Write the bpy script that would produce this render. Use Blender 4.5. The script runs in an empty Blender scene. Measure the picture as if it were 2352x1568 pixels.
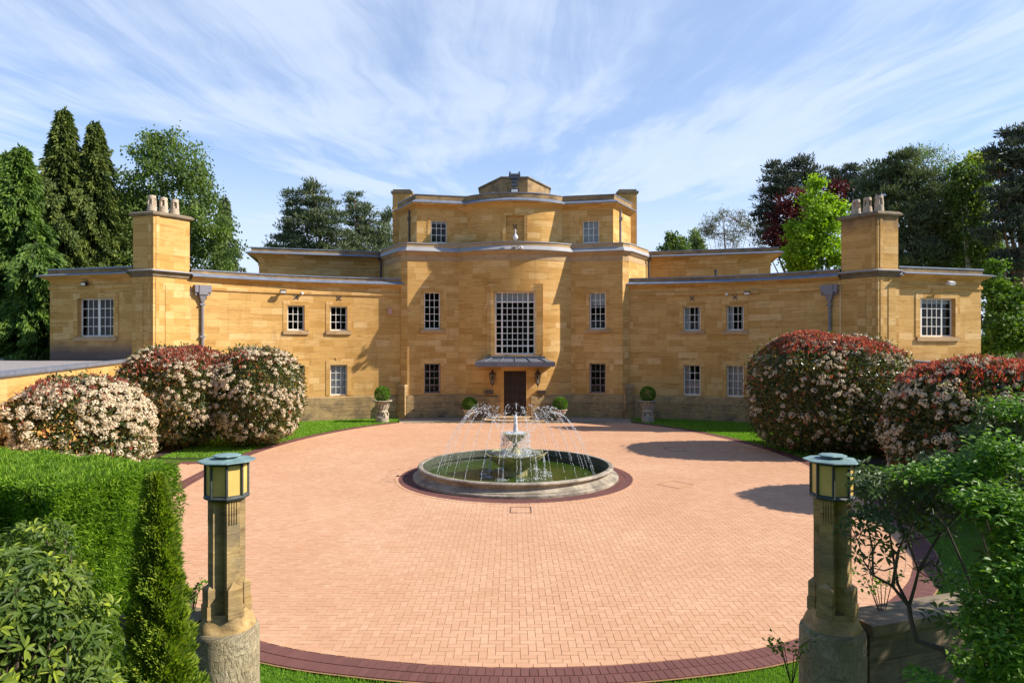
import bpy, math, random
import numpy as np
from mathutils import Vector

random.seed(7)
rng = np.random.default_rng(11)
S = bpy.context.scene
COL = S.collection
H = 4.6            # height of the camera above the court
AX = 0.18          # x of the symmetry axis of the house
F = 1568.0         # focal length in units of the 2352 px wide reading grid

def PX(x, Y): return (x - 1176.0) / F * Y
def PZ(y, Y): return H - (y - 784.0) / F * Y
rad = math.radians

# ------------------------------------------------------------------ node helper
class NT:
    def __init__(s, tree):
        s.t = tree
    def n(s, typ, props=None, **ins):
        nd = s.t.nodes.new(typ)
        for k, v in (props or {}).items():
            setattr(nd, k, v)
        for k, v in ins.items():
            key = int(k[1:]) if k[0] == 'i' and k[1:].isdigit() else k.replace('_', ' ')
            sock = nd.inputs[key]
            if isinstance(v, bpy.types.NodeSocket):
                s.t.links.new(v, sock)
            elif isinstance(v, bpy.types.Node):
                s.t.links.new(v.outputs[0], sock)
            else:
                sock.default_value = v
        return nd
    def math(s, op, a, b=0.0, c=None, clamp=False):
        nd = s.n('ShaderNodeMath', {'operation': op, 'use_clamp': clamp}, i0=a, i1=b)
        if c is not None:
            if isinstance(c, (bpy.types.NodeSocket,)): s.t.links.new(c, nd.inputs[2])
            else: nd.inputs[2].default_value = c
        return nd.outputs[0]
    def mix(s, fac, a, b, mode='MIX'):
        nd = s.t.nodes.new('ShaderNodeMix'); nd.data_type = 'RGBA'; nd.blend_type = mode
        for sock, v in ((nd.inputs[0], fac), (nd.inputs[6], a), (nd.inputs[7], b)):
            if isinstance(v, bpy.types.NodeSocket): s.t.links.new(v, sock)
            elif isinstance(v, (int, float)): sock.default_value = v
            else: sock.default_value = tuple(v) if len(v) == 4 else (*v, 1)
        return nd.outputs[2]
    def ramp(s, fac, stops, interp='LINEAR'):
        nd = s.t.nodes.new('ShaderNodeValToRGB'); cr = nd.color_ramp; cr.interpolation = interp
        while len(cr.elements) < len(stops): cr.elements.new(0.5)
        for e, (p, c) in zip(cr.elements, stops):
            e.position = p
            e.color = (c, c, c, 1) if isinstance(c, (int, float)) else (*c, 1)
        s.t.links.new(fac, nd.inputs[0])
        return nd.outputs[0]
    def noise(s, vec, scale, detail=4, rough=0.55, dist=0.0):
        return s.n('ShaderNodeTexNoise', None, Vector=vec, Scale=scale, Detail=detail, Roughness=rough, Distortion=dist).outputs[0]

def new_mat(name):
    m = bpy.data.materials.new(name); m.use_nodes = True
    m.node_tree.nodes.clear()
    return m, NT(m.node_tree)

def finish(t, shader):
    o = t.t.nodes.new('ShaderNodeOutputMaterial')
    t.t.links.new(shader.outputs[0] if isinstance(shader, bpy.types.Node) else shader, o.inputs[0])

def simple_mat(name, col, rough=0.6, var=0.12, scale=6.0, metallic=0.0, bump=0.0, bscale=40, spec=0.4, var2=0.0):
    m, t = new_mat(name)
    tc = t.n('ShaderNodeTexCoord')
    nz = t.noise(tc.outputs['Object'], scale, 5)
    c = t.mix(nz, tuple(x * (1 - var * 2) for x in col), tuple(min(1, x * (1 + var * 2)) for x in col))
    if var2:
        n2 = t.ramp(t.noise(tc.outputs['Object'], scale * 0.35, 6, 0.65), [(0.42, 0.0), (0.62, 1.0)])
        c = t.mix(t.math('MULTIPLY', n2, var2), c, tuple(x * 0.35 for x in col))
    b = t.n('ShaderNodeBsdfPrincipled', None, Base_Color=c, Roughness=rough, Metallic=metallic, Specular_IOR_Level=spec)
    if bump:
        nb = t.noise(tc.outputs['Object'], bscale, 5)
        bn = t.n('ShaderNodeBump', None, Strength=bump, Distance=0.02, Height=nb)
        t.t.links.new(bn.outputs[0], b.inputs['Normal'])
    finish(t, b)
    return m

def stone_mat(name, c1, c2, c3, dark, row=0.36, width=1.15, stain=0.25, bump=0.25, streak=0.55, stain_lo=0.52, zone=None):
    """coursed ashlar on UV metres (u along the wall, v = height)"""
    m, t = new_mat(name)
    uv = t.n('ShaderNodeUVMap').outputs[0]
    br = t.n('ShaderNodeTexBrick', {'offset': 0.42, 'offset_frequency': 2, 'squash': 0.7, 'squash_frequency': 3},
             Vector=uv, Color1=(0, 0, 0, 1), Color2=(1, 1, 1, 1), Mortar=(0.5, 0.5, 0.5, 1), Scale=1.0,
             Mortar_Size=0.008, Mortar_Smooth=0.3, Bias=0.0, Brick_Width=width, Row_Height=row)
    tint = br.outputs[0]; mort = br.outputs[1]
    mp = t.n('ShaderNodeMapping', None, Vector=uv, Scale=(0.35, 4.0, 1.0))
    st = t.noise(mp.outputs[0], 2.2, 7, 0.62, 0.9)
    big = t.noise(uv, 0.22, 4, 0.6)
    base = t.ramp(tint, [(0.0, c1), (0.3, tuple(0.5 * a + 0.5 * b for a, b in zip(c1, c2))), (0.5, c2), (0.78, c2), (1.0, c3)])
    blot = t.mix(t.ramp(big, [(0.3, 0.0), (0.7, 1.0)]), c1, c3)
    base = t.mix(0.25, base, blot)
    base = t.mix(t.math('MULTIPLY', t.ramp(st, [(0.52, 0.0), (0.66, 0.75), (0.8, 1.0)]), streak), base, dark)
    # fine fissures along the bedding
    mp2 = t.n('ShaderNodeMapping', None, Vector=uv, Scale=(0.9, 9.0, 1.0))
    fi = t.noise(mp2.outputs[0], 2.0, 9, 0.7, 1.2)
    base = t.mix(t.ramp(fi, [(0.57, 0.0), (0.66, 0.75)]), base, tuple(x * 0.55 for x in dark))
    base = t.mix(t.math('MULTIPLY', mort, 0.30), base, tuple(x * 0.5 for x in dark))
    mp3 = t.n('ShaderNodeMapping', None, Vector=uv, Scale=(3.2, 0.16, 1.0))
    dr = t.noise(mp3.outputs[0], 1.0, 6, 0.6, 0.3)
    dz = t.noise(uv, 0.45, 3)
    base = t.mix(t.math('MULTIPLY', t.math('MULTIPLY', t.ramp(dr, [(0.52, 0.0), (0.72, 1.0)]), t.ramp(dz, [(0.46, 0.0), (0.68, 1.0)])), 0.40), base, tuple(x * 0.75 for x in dark))
    sn = t.noise(uv, 0.9, 8, 0.7, 0.5)
    base = t.mix(t.math('MULTIPLY', t.ramp(sn, [(stain_lo, 0.0), (stain_lo + 0.22, 1.0)]), stain), base, (0.06, 0.05, 0.045))
    if zone:
        v = t.n('ShaderNodeSeparateXYZ', None, Vector=uv).outputs[1]
        vv = t.math('ADD', v, t.math('MULTIPLY', t.math('SUBTRACT', t.noise(uv, 1.3, 6, 0.65, 0.4), 0.5), zone[4]))
        mr = t.n('ShaderNodeMapRange', {'clamp': True}, i0=vv, i1=zone[0], i2=zone[1], i3=0.0, i4=zone[2])
        base = t.mix(mr.outputs[0], base, zone[3])
    b = t.n('ShaderNodeBsdfPrincipled', None, Base_Color=base, Roughness=0.85, Specular_IOR_Level=0.2)
    hgt = t.math('SUBTRACT', t.math('MULTIPLY', fi, 0.6), mort)
    bn = t.n('ShaderNodeBump', None, Strength=bump, Distance=0.02, Height=hgt)
    t.t.links.new(bn.outputs[0], b.inputs['Normal'])
    finish(t, b)
    return m

def leaf_mat(name, stops, transl=0.3, rough=0.55, spec=0.25, tcol=None, gain=1.75):
    m, t = new_mat(name)
    at = t.n('ShaderNodeAttribute', {'attribute_name': 'rnd'}).outputs['Fac']
    if tcol is None: stops = [(p, (q[0] + 0.10 * q[1], q[1], q[2] + 0.02 * q[1])) for p, q in stops]
    c = t.ramp(at, [(p, tuple(min(0.9, v * gain) for v in q)) for p, q in stops])
    b = t.n('ShaderNodeBsdfPrincipled', None, Base_Color=c, Roughness=rough, Specular_IOR_Level=spec)
    tc = t.mix(1.0, c, tcol or (1.5, 1.7, 0.6, 1), 'MULTIPLY')
    tr = t.n('ShaderNodeBsdfTranslucent', None, Color=tc)
    mx = t.n('ShaderNodeMixShader', None, i0=transl, i1=b.outputs[0], i2=tr.outputs[0])
    finish(t, mx)
    return m

def brick_attr_mat(name, stops, rough=0.8, bump=0.15):
    m, t = new_mat(name)
    at = t.n('ShaderNodeAttribute', {'attribute_name': 'rnd'}).outputs['Fac']
    tc = t.n('ShaderNodeTexCoord').outputs['Object']
    nz = t.noise(tc, 0.35, 5, 0.6)
    n2 = t.noise(tc, 14.0, 4)
    n3 = t.noise(tc, 0.11, 6, 0.7, 0.6)
    f = t.math('ADD', t.math('MULTIPLY', at, 0.34), t.math('MULTIPLY', t.ramp(nz, [(0.3, 0.0), (0.7, 1.0)]), 0.36))
    f = t.math('ADD', f, t.math('MULTIPLY', t.ramp(n3, [(0.36, 0.0), (0.66, 1.0)]), 0.30))
    c = t.ramp(f, stops)
    c = t.mix(t.math('MULTIPLY', n2, 0.18), c, tuple(x * 0.7 for x in stops[0][1]))
    n4 = t.ramp(t.noise(tc, 0.55, 8, 0.72, 1.2), [(0.54, 0.0), (0.74, 1.0)])
    c = t.mix(t.math('MULTIPLY', n4, 0.22), c, tuple(x * 0.55 for x in stops[0][1]))
    n5 = t.ramp(t.noise(tc, 7.0, 3), [(0.72, 0.0), (0.76, 0.6)])
    c = t.mix(n5, c, tuple(x * 0.45 for x in stops[0][1]))
    b = t.n('ShaderNodeBsdfPrincipled', None, Base_Color=c, Roughness=rough, Specular_IOR_Level=0.25)
    bn = t.n('ShaderNodeBump', None, Strength=bump, Distance=0.005, Height=t.noise(tc, 60, 3))
    t.t.links.new(bn.outputs[0], b.inputs['Normal'])
    finish(t, b)
    return m

MT = {}
MT['stone'] = stone_mat('golden_ashlar', (0.50, 0.258, 0.060), (0.645, 0.372, 0.116), (0.77, 0.505, 0.215), (0.29, 0.125, 0.026), stain=0.10)
_st = ((0.50, 0.258, 0.060), (0.645, 0.372, 0.116), (0.77, 0.505, 0.215), (0.29, 0.125, 0.026))
MT['stone_damp'] = stone_mat('damp_footed_ashlar', *_st, stain=0.10, zone=(4.75, 4.0, 0.85, (0.13, 0.10, 0.10), 0.5))
MT['stone_sooty'] = stone_mat('sooty_chimney_ashlar', *_st, stain=0.15, zone=(10.0, 10.85, 0.8, (0.10, 0.065, 0.05), 1.3))
MT['plinth'] = stone_mat('weathered_plinth_stone', (0.38, 0.25, 0.105), (0.48, 0.32, 0.14), (0.54, 0.38, 0.19), (0.13, 0.085, 0.04), row=0.47, width=1.5, stain=0.75, bump=0.8, streak=0.8, stain_lo=0.46)
MT['pale_stone'] = stone_mat('pale_dressed_stone', (0.45, 0.28, 0.13), (0.50, 0.33, 0.17), (0.54, 0.37, 0.20), (0.28, 0.16, 0.07), row=0.5, width=0.9, stain=0.4, streak=0.5)
MT['parapet_stone'] = stone_mat('lichened_parapet_stone', (0.33, 0.20, 0.085), (0.38, 0.24, 0.11), (0.42, 0.28, 0.14), (0.12, 0.085, 0.05), row=0.6, width=0.9, stain=0.7, streak=0.7, stain_lo=0.45)
MT['capstone'] = simple_mat('weathered_capstone', (0.24, 0.18, 0.11), 0.9, 0.2, 4, bump=0.4, bscale=18, var2=0.6)
MT['lead'] = simple_mat('sheet_lead', (0.22, 0.24, 0.29), 0.42, 0.22, 3.0, metallic=0.25, bump=0.15, bscale=6, spec=0.5)
MT['dark_lead'] = simple_mat('dark_canopy_lead', (0.12, 0.125, 0.145), 0.55, 0.25, 3.0, bump=0.15, bscale=6)
MT['pale_lead'] = simple_mat('sheen_pale_lead', (0.34, 0.325, 0.32), 0.6, 0.16, 2.0, metallic=0.1, bump=0.1, bscale=6)  # lead's angled reflection put into the colour as a paler tone
MT['roof'] = simple_mat('roof_felt', (0.16, 0.155, 0.15), 0.9, 0.2, 8)
MT['gravel'] = simple_mat('roof_gravel', (0.30, 0.26, 0.24), 0.95, 0.35, 30, bump=0.8, bscale=55)
MT['grey_paint'] = simple_mat('dull_pink_window_paint', (0.52, 0.43, 0.39), 0.5, 0.1, 6)
MT['paint'] = simple_mat('cream_window_paint', (0.82, 0.77, 0.68), 0.45, 0.04, 5)
MT['iron'] = simple_mat('dark_bronze_iron', (0.10, 0.075, 0.06), 0.5, 0.25, 14, metallic=0.4)
MT['door'] = simple_mat('dark_carved_door_wood', (0.032, 0.017, 0.012), 0.45, 0.3, 10, bump=0.4, bscale=26)
MT['oak'] = simple_mat('honey_oak_door', (0.55, 0.26, 0.05), 0.5, 0.12, 5)
MT['terracotta'] = simple_mat('pale_terracotta', (0.52, 0.40, 0.28), 0.85, 0.15, 9, bump=0.3, bscale=25, var2=0.35)
MT['urn'] = simple_mat('carved_urn_stone', (0.46, 0.38, 0.27), 0.9, 0.18, 7, bump=0.5, bscale=22, var2=0.5)
MT['fountain_stone'] = simple_mat('fountain_rim_stone', (0.40, 0.335, 0.25), 0.85, 0.25, 5, bump=0.8, bscale=20, var2=0.85)
MT['mossy'] = simple_mat('mossy_bowl_stone', (0.46, 0.41, 0.19), 0.5, 0.3, 7, bump=0.5, bscale=18, var2=0.55)
MT['algae'] = simple_mat('algae_stained_stone', (0.075, 0.085, 0.055), 0.6, 0.3, 6, bump=0.4, bscale=16, var2=0.4)
MT['copper'] = simple_mat('verdigris_copper', (0.19, 0.29, 0.28), 0.6, 0.25, 9, bump=0.2, bscale=16, var2=0.45)
MT['copper_dark'] = simple_mat('dark_copper_bar', (0.060, 0.068, 0.060), 0.6, 0.25, 10, var2=0.3)
MT['pipe'] = simple_mat('painted_lead_pipe', (0.225, 0.205, 0.22), 0.5, 0.12, 6, metallic=0.1)
MT['white_plastic'] = simple_mat('white_plastic', (0.75, 0.75, 0.76), 0.35, 0.03, 4)
MT['black_plastic'] = simple_mat('dark_metal_housing', (0.04, 0.04, 0.045), 0.4, 0.1, 6)
MT['alarm'] = simple_mat('faded_red_alarm_plastic', (0.55, 0.28, 0.20), 0.5, 0.05, 4)
MT['flag'] = simple_mat('york_flagstone', (0.36, 0.29, 0.21), 0.9, 0.18, 1.6, bump=0.3, bscale=12, var2=0.2)
MT['bark'] = simple_mat('dark_bark', (0.095, 0.07, 0.05), 0.95, 0.3, 5, bump=0.8, bscale=10)
MT['pinebark'] = simple_mat('pine_bark', (0.24, 0.13, 0.075), 0.95, 0.3, 4, bump=0.8, bscale=8)
MT['birchbark'] = simple_mat('birch_bark', (0.42, 0.40, 0.36), 0.9, 0.3, 4, var2=0.4)
MT['curtain'] = simple_mat('net_curtain', (0.72, 0.74, 0.76), 0.9, 0.08, 3)
MT['blind'] = simple_mat('roller_blind', (0.60, 0.50, 0.44), 0.9, 0.06, 3)
MT['soil'] = simple_mat('bare_earth', (0.05, 0.035, 0.022), 0.95, 0.3, 6, bump=0.6, bscale=20)
MT['lamp_glass'] = simple_mat('opal_amber_glass', (0.70, 0.46, 0.14), 0.25, 0.12, 5, spec=0.5, var2=0.15)
MT['wall_stone'] = stone_mat('garden_wall_stone', (0.22, 0.17, 0.11), (0.28, 0.21, 0.13), (0.33, 0.26, 0.17), (0.09, 0.07, 0.05), row=0.3, width=0.8, stain=0.7, bump=1.0, streak=0.8, stain_lo=0.45)
MT['paver'] = brick_attr_mat('salmon_paver', [(0.0, (0.525, 0.275, 0.150)), (0.5, (0.60, 0.335, 0.195)), (1.0, (0.69, 0.43, 0.265))])
MT['darkbrick'] = brick_attr_mat('plum_border_brick', [(0.0, (0.125, 0.052, 0.045)), (0.5, (0.17, 0.07, 0.058)), (1.0, (0.22, 0.10, 0.08))])
MT['joint'] = simple_mat('sandy_joint', (0.33, 0.185, 0.085), 0.95, 0.2, 8)

def column_stone():
    m, t = new_mat('lantern_pillar_stone')
    tc = t.n('ShaderNodeTexCoord').outputs['Object']
    mp = t.n('ShaderNodeMapping', None, Vector=tc, Scale=(2, 2, 5))
    nz = t.noise(mp.outputs[0], 2.0, 7, 0.62, 0.6)
    big = t.noise(tc, 1.7, 5, 0.6)
    c = t.ramp(nz, [(0.28, (0.20, 0.125, 0.05)), (0.5, (0.43, 0.28, 0.115)), (0.72, (0.54, 0.38, 0.18))])
    c = t.mix(t.ramp(big, [(0.45, 0.0), (0.68, 0.75)]), c, (0.19, 0.155, 0.10))
    # mortar joints between the drum stones
    sz = t.n('ShaderNodeSeparateXYZ', None, Vector=tc).outputs[2]
    fr = t.math('FRACT', t.math('MULTIPLY', sz, 4.4))
    c = t.mix(t.ramp(t.math('ABSOLUTE', t.math('SUBTRACT', fr, 0.5)), [(0.0, 0.6), (0.03, 0.0)]), c, (0.10, 0.06, 0.03))
    b = t.n('ShaderNodeBsdfPrincipled', None, Base_Color=c, Roughness=0.9, Specular_IOR_Level=0.2)
    bn = t.n('ShaderNodeBump', None, Strength=0.6, Distance=0.012, Height=t.noise(mp.outputs[0], 9, 6))
    t.t.links.new(bn.outputs[0], b.inputs['Normal'])
    finish(t, b); return m
MT['column'] = column_stone()

def drum_stone():
    m, t = new_mat('tooled_drum_stone')
    uv = t.n('ShaderNodeUVMap').outputs[0]
    tc = t.n('ShaderNodeTexCoord').outputs['Object']
    mp = t.n('ShaderNodeMapping', None, Vector=uv, Scale=(30, 11, 1))
    tool = t.noise(mp.outputs[0], 1.0, 5, 0.6, 0.4)
    mp2 = t.n('ShaderNodeMapping', None, Vector=uv, Scale=(1.5, 9, 1))
    fis = t.noise(mp2.outputs[0], 2.0, 8, 0.7, 0.8)
    big = t.noise(tc, 2.4, 6, 0.65)
    c = t.ramp(big, [(0.3, (0.30, 0.235, 0.14)), (0.55, (0.42, 0.34, 0.21)), (0.75, (0.47, 0.41, 0.29))])
    c = t.mix(t.ramp(fis, [(0.55, 0.0), (0.68, 0.6)]), c, (0.13, 0.095, 0.055))
    b = t.n('ShaderNodeBsdfPrincipled', None, Base_Color=c, Roughness=0.92, Specular_IOR_Level=0.2)
    hh = t.math('ADD', t.ramp(tool, [(0.38, 0.0), (0.56, 1.0)]), t.math('MULTIPLY', fis, 0.8))
    bn = t.n('ShaderNodeBump', None, Strength=0.8, Distance=0.025, Height=hh)
    t.t.links.new(bn.outputs[0], b.inputs['Normal'])
    finish(t, b); return m
MT['drum'] = drum_stone()

def glass_mat():
    m, t = new_mat('window_glass')
    tc = t.n('ShaderNodeTexCoord').outputs['Object']
    bn = t.n('ShaderNodeBump', None, Strength=0.12, Distance=0.02, Height=t.noise(tc, 1.8, 2))
    gl = t.n('ShaderNodeBsdfGlossy', None, Color=(1, 1, 1, 1), Roughness=0.02, Normal=bn.outputs[0])
    tr = t.n('ShaderNodeBsdfTransparent', None, Color=(0.72, 0.76, 0.76, 1))
    fr = t.n('ShaderNodeFresnel', None, IOR=1.5, Normal=bn.outputs[0])
    mx = t.n('ShaderNodeMixShader', None, i0=t.math('MULTIPLY', fr.outputs[0], 0.55, clamp=True), i1=tr.outputs[0], i2=gl.outputs[0])
    finish(t, mx); return m
MT['glass'] = glass_mat()
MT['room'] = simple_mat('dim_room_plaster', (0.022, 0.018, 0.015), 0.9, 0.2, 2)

def water_mat():
    m, t = new_mat('green_pool_water')
    tc = t.n('ShaderNodeTexCoord').outputs['Object']
    h = t.math('ADD', t.noise(tc, 5.0, 4, 0.6, 0.5), t.math('MULTIPLY', t.noise(tc, 17.0, 3), 0.5))
    c = t.mix(t.noise(tc, 1.2, 4), (0.018, 0.042, 0.004, 1), (0.055, 0.088, 0.008, 1))
    bn = t.n('ShaderNodeBump', None, Strength=0.4, Distance=0.05, Height=h)
    b = t.n('ShaderNodeBsdfPrincipled', None, Base_Color=c, Roughness=0.06, IOR=1.33, Normal=bn.outputs[0])
    finish(t, b); return m
MT['water'] = water_mat()
def spray_mat():
    m, t = new_mat('white_water')
    d = t.n('ShaderNodeBsdfPrincipled', None, Base_Color=(0.88, 0.90, 0.93, 1), Roughness=0.25, Specular_IOR_Level=0.6)
    tr = t.n('ShaderNodeBsdfTranslucent', None, Color=(0.9, 0.92, 0.95, 1))
    finish(t, t.n('ShaderNodeMixShader', None, i0=0.35, i1=d.outputs[0], i2=tr.outputs[0])); return m
MT['spray'] = spray_mat()

def lawn_mat():
    m, t = new_mat('mown_lawn')
    tc = t.n('ShaderNodeTexCoord').outputs['Object']
    a = t.noise(tc, 9, 6, 0.7); bb = t.noise(tc, 0.5, 4)
    c = t.mix(a, (0.035, 0.085, 0.008, 1), (0.085, 0.17, 0.014, 1))
    c = t.mix(t.math('MULTIPLY', bb, 0.5), c, (0.10, 0.14, 0.02, 1))
    b = t.n('ShaderNodeBsdfPrincipled', None, Base_Color=c, Roughness=0.9, Specular_IOR_Level=0.15)
    bn = t.n('ShaderNodeBump', None, Strength=0.9, Distance=0.03, Height=t.noise(tc, 60, 4))
    t.t.links.new(bn.outputs[0], b.inputs['Normal'])
    finish(t, b); return m
MT['lawn'] = lawn_mat()

def ramp_from(cols):
    n = len(cols); return [(i / (n - 1), c) for i, c in enumerate(cols)]
LF = {
 'cypress':   leaf_mat('cypress_foliage', ramp_from([(0.020, 0.036, 0.008), (0.046, 0.074, 0.013), (0.115, 0.15, 0.024)]), 0.2, gain=1.55),
 'cypress2':  leaf_mat('green_cypress_foliage', ramp_from([(0.018, 0.044, 0.007), (0.042, 0.090, 0.011), (0.105, 0.180, 0.020)]), 0.2, gain=1.55),
 'birch':     leaf_mat('birch_foliage', ramp_from([(0.032, 0.062, 0.014), (0.058, 0.100, 0.020), (0.11, 0.165, 0.032)]), 0.35, gain=1.65),
 'paleb':     leaf_mat('pale_birch_foliage', ramp_from([(0.055, 0.085, 0.030), (0.08, 0.12, 0.045), (0.11, 0.15, 0.06)]), 0.4),
 'pine':      leaf_mat('pine_needles', ramp_from([(0.030, 0.050, 0.024), (0.062, 0.088, 0.040), (0.115, 0.142, 0.064)]), 0.12, gain=1.6),
 'bluepine':  leaf_mat('blue_pine_needles', ramp_from([(0.022, 0.034, 0.024), (0.040, 0.056, 0.038), (0.078, 0.098, 0.060)]), 0.1, gain=1.5),
 'thinpine':  leaf_mat('sparse_pine_needles', ramp_from([(0.07, 0.075, 0.045), (0.10, 0.105, 0.06), (0.13, 0.13, 0.08)]), 0.15),
 'beech':     leaf_mat('copper_beech_foliage', ramp_from([(0.028, 0.008, 0.010), (0.055, 0.014, 0.014), (0.12, 0.030, 0.018)]), 0.3, tcol=(1.6, 0.7, 0.5, 1)),
 'lime':      leaf_mat('lime_green_foliage', ramp_from([(0.085, 0.16, 0.008), (0.14, 0.25, 0.010), (0.22, 0.34, 0.014)]), 0.4, gain=1.35),
 'yellow':    leaf_mat('yellow_green_foliage', ramp_from([(0.09, 0.13, 0.012), (0.15, 0.19, 0.016), (0.22, 0.24, 0.02)]), 0.4),
 'under':     leaf_mat('undergrowth_foliage', ramp_from([(0.035, 0.085, 0.012), (0.065, 0.14, 0.016), (0.13, 0.21, 0.03)]), 0.3, gain=1.35),
 'box':       leaf_mat('box_foliage', ramp_from([(0.020, 0.065, 0.006), (0.045, 0.12, 0.010), (0.085, 0.185, 0.016)]), 0.3),
 'hedge':     leaf_mat('hedge_sprays', ramp_from([(0.024, 0.062, 0.006), (0.068, 0.142, 0.010), (0.165, 0.26, 0.020)]), 0.4, gain=2.0),
 'thuja':     leaf_mat('golden_thuja_sprays', ramp_from([(0.030, 0.066, 0.007), (0.080, 0.138, 0.012), (0.19, 0.245, 0.018)]), 0.35, gain=1.8),
 'rhodo':     leaf_mat('rhododendron_leaves', ramp_from([(0.022, 0.050, 0.010), (0.045, 0.090, 0.014), (0.085, 0.14, 0.02), (0.22, 0.29, 0.022)]), 0.35, 0.5, 0.3, gain=1.4),
 'rhodo2':    leaf_mat('dull_rhododendron_leaves', ramp_from([(0.020, 0.038, 0.012), (0.038, 0.068, 0.018), (0.075, 0.12, 0.026)]), 0.3, 0.42, 0.4, gain=1.6),
 'shrub':     leaf_mat('fresh_shrub_leaves', ramp_from([(0.035, 0.10, 0.010), (0.060, 0.15, 0.012), (0.11, 0.22, 0.016)]), 0.35, 0.45, gain=1.5),
 'photinia':  leaf_mat('photinia_leaves', ramp_from([(0.018, 0.032, 0.008), (0.038, 0.060, 0.012), (0.075, 0.095, 0.018), (0.17, 0.085, 0.022)]), 0.25, 0.36, 0.5, gain=1.55),
 'redshoot':  leaf_mat('red_photinia_shoots', ramp_from([(0.13, 0.036, 0.024), (0.26, 0.070, 0.048), (0.38, 0.12, 0.055), (0.44, 0.23, 0.17)]), 0.35, 0.3, 0.6, tcol=(1.5, 0.8, 0.6, 1), gain=1.25),
 'flower':    leaf_mat('cream_flower_heads', ramp_from([(0.50, 0.385, 0.235), (0.66, 0.53, 0.35), (0.78, 0.665, 0.48)]), 0.2, 0.8, 0.2, tcol=(1, 0.95, 0.8, 1), gain=1.0),
 'grass':     leaf_mat('grass_blades', ramp_from([(0.045, 0.12, 0.008), (0.085, 0.20, 0.012), (0.14, 0.27, 0.02)]), 0.35),
}

# ------------------------------------------------------------------ objects
def tag(o, label=None, cat=None, group=None, kind=None):
    if label: o['label'] = label
    if cat: o['category'] = cat
    if group: o['group'] = group
    if kind: o['kind'] = kind
    return o

def empty(name, loc, label, cat, group=None):
    o = bpy.data.objects.new(name, None); COL.objects.link(o)
    o.location = loc; o.empty_display_size = 0.2
    return tag(o, label, cat, group)

def link(name, me, parent=None):
    o = bpy.data.objects.new(name, me); COL.objects.link(o)
    if parent is not None:
        o.parent = parent
        o.matrix_parent_inverse.identity()
        o.location = -world_loc(parent)
    return o

def world_loc(o):
    l = Vector(o.location)
    while o.parent is not None:
        o = o.parent; l += Vector(o.location)
    return l

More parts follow.
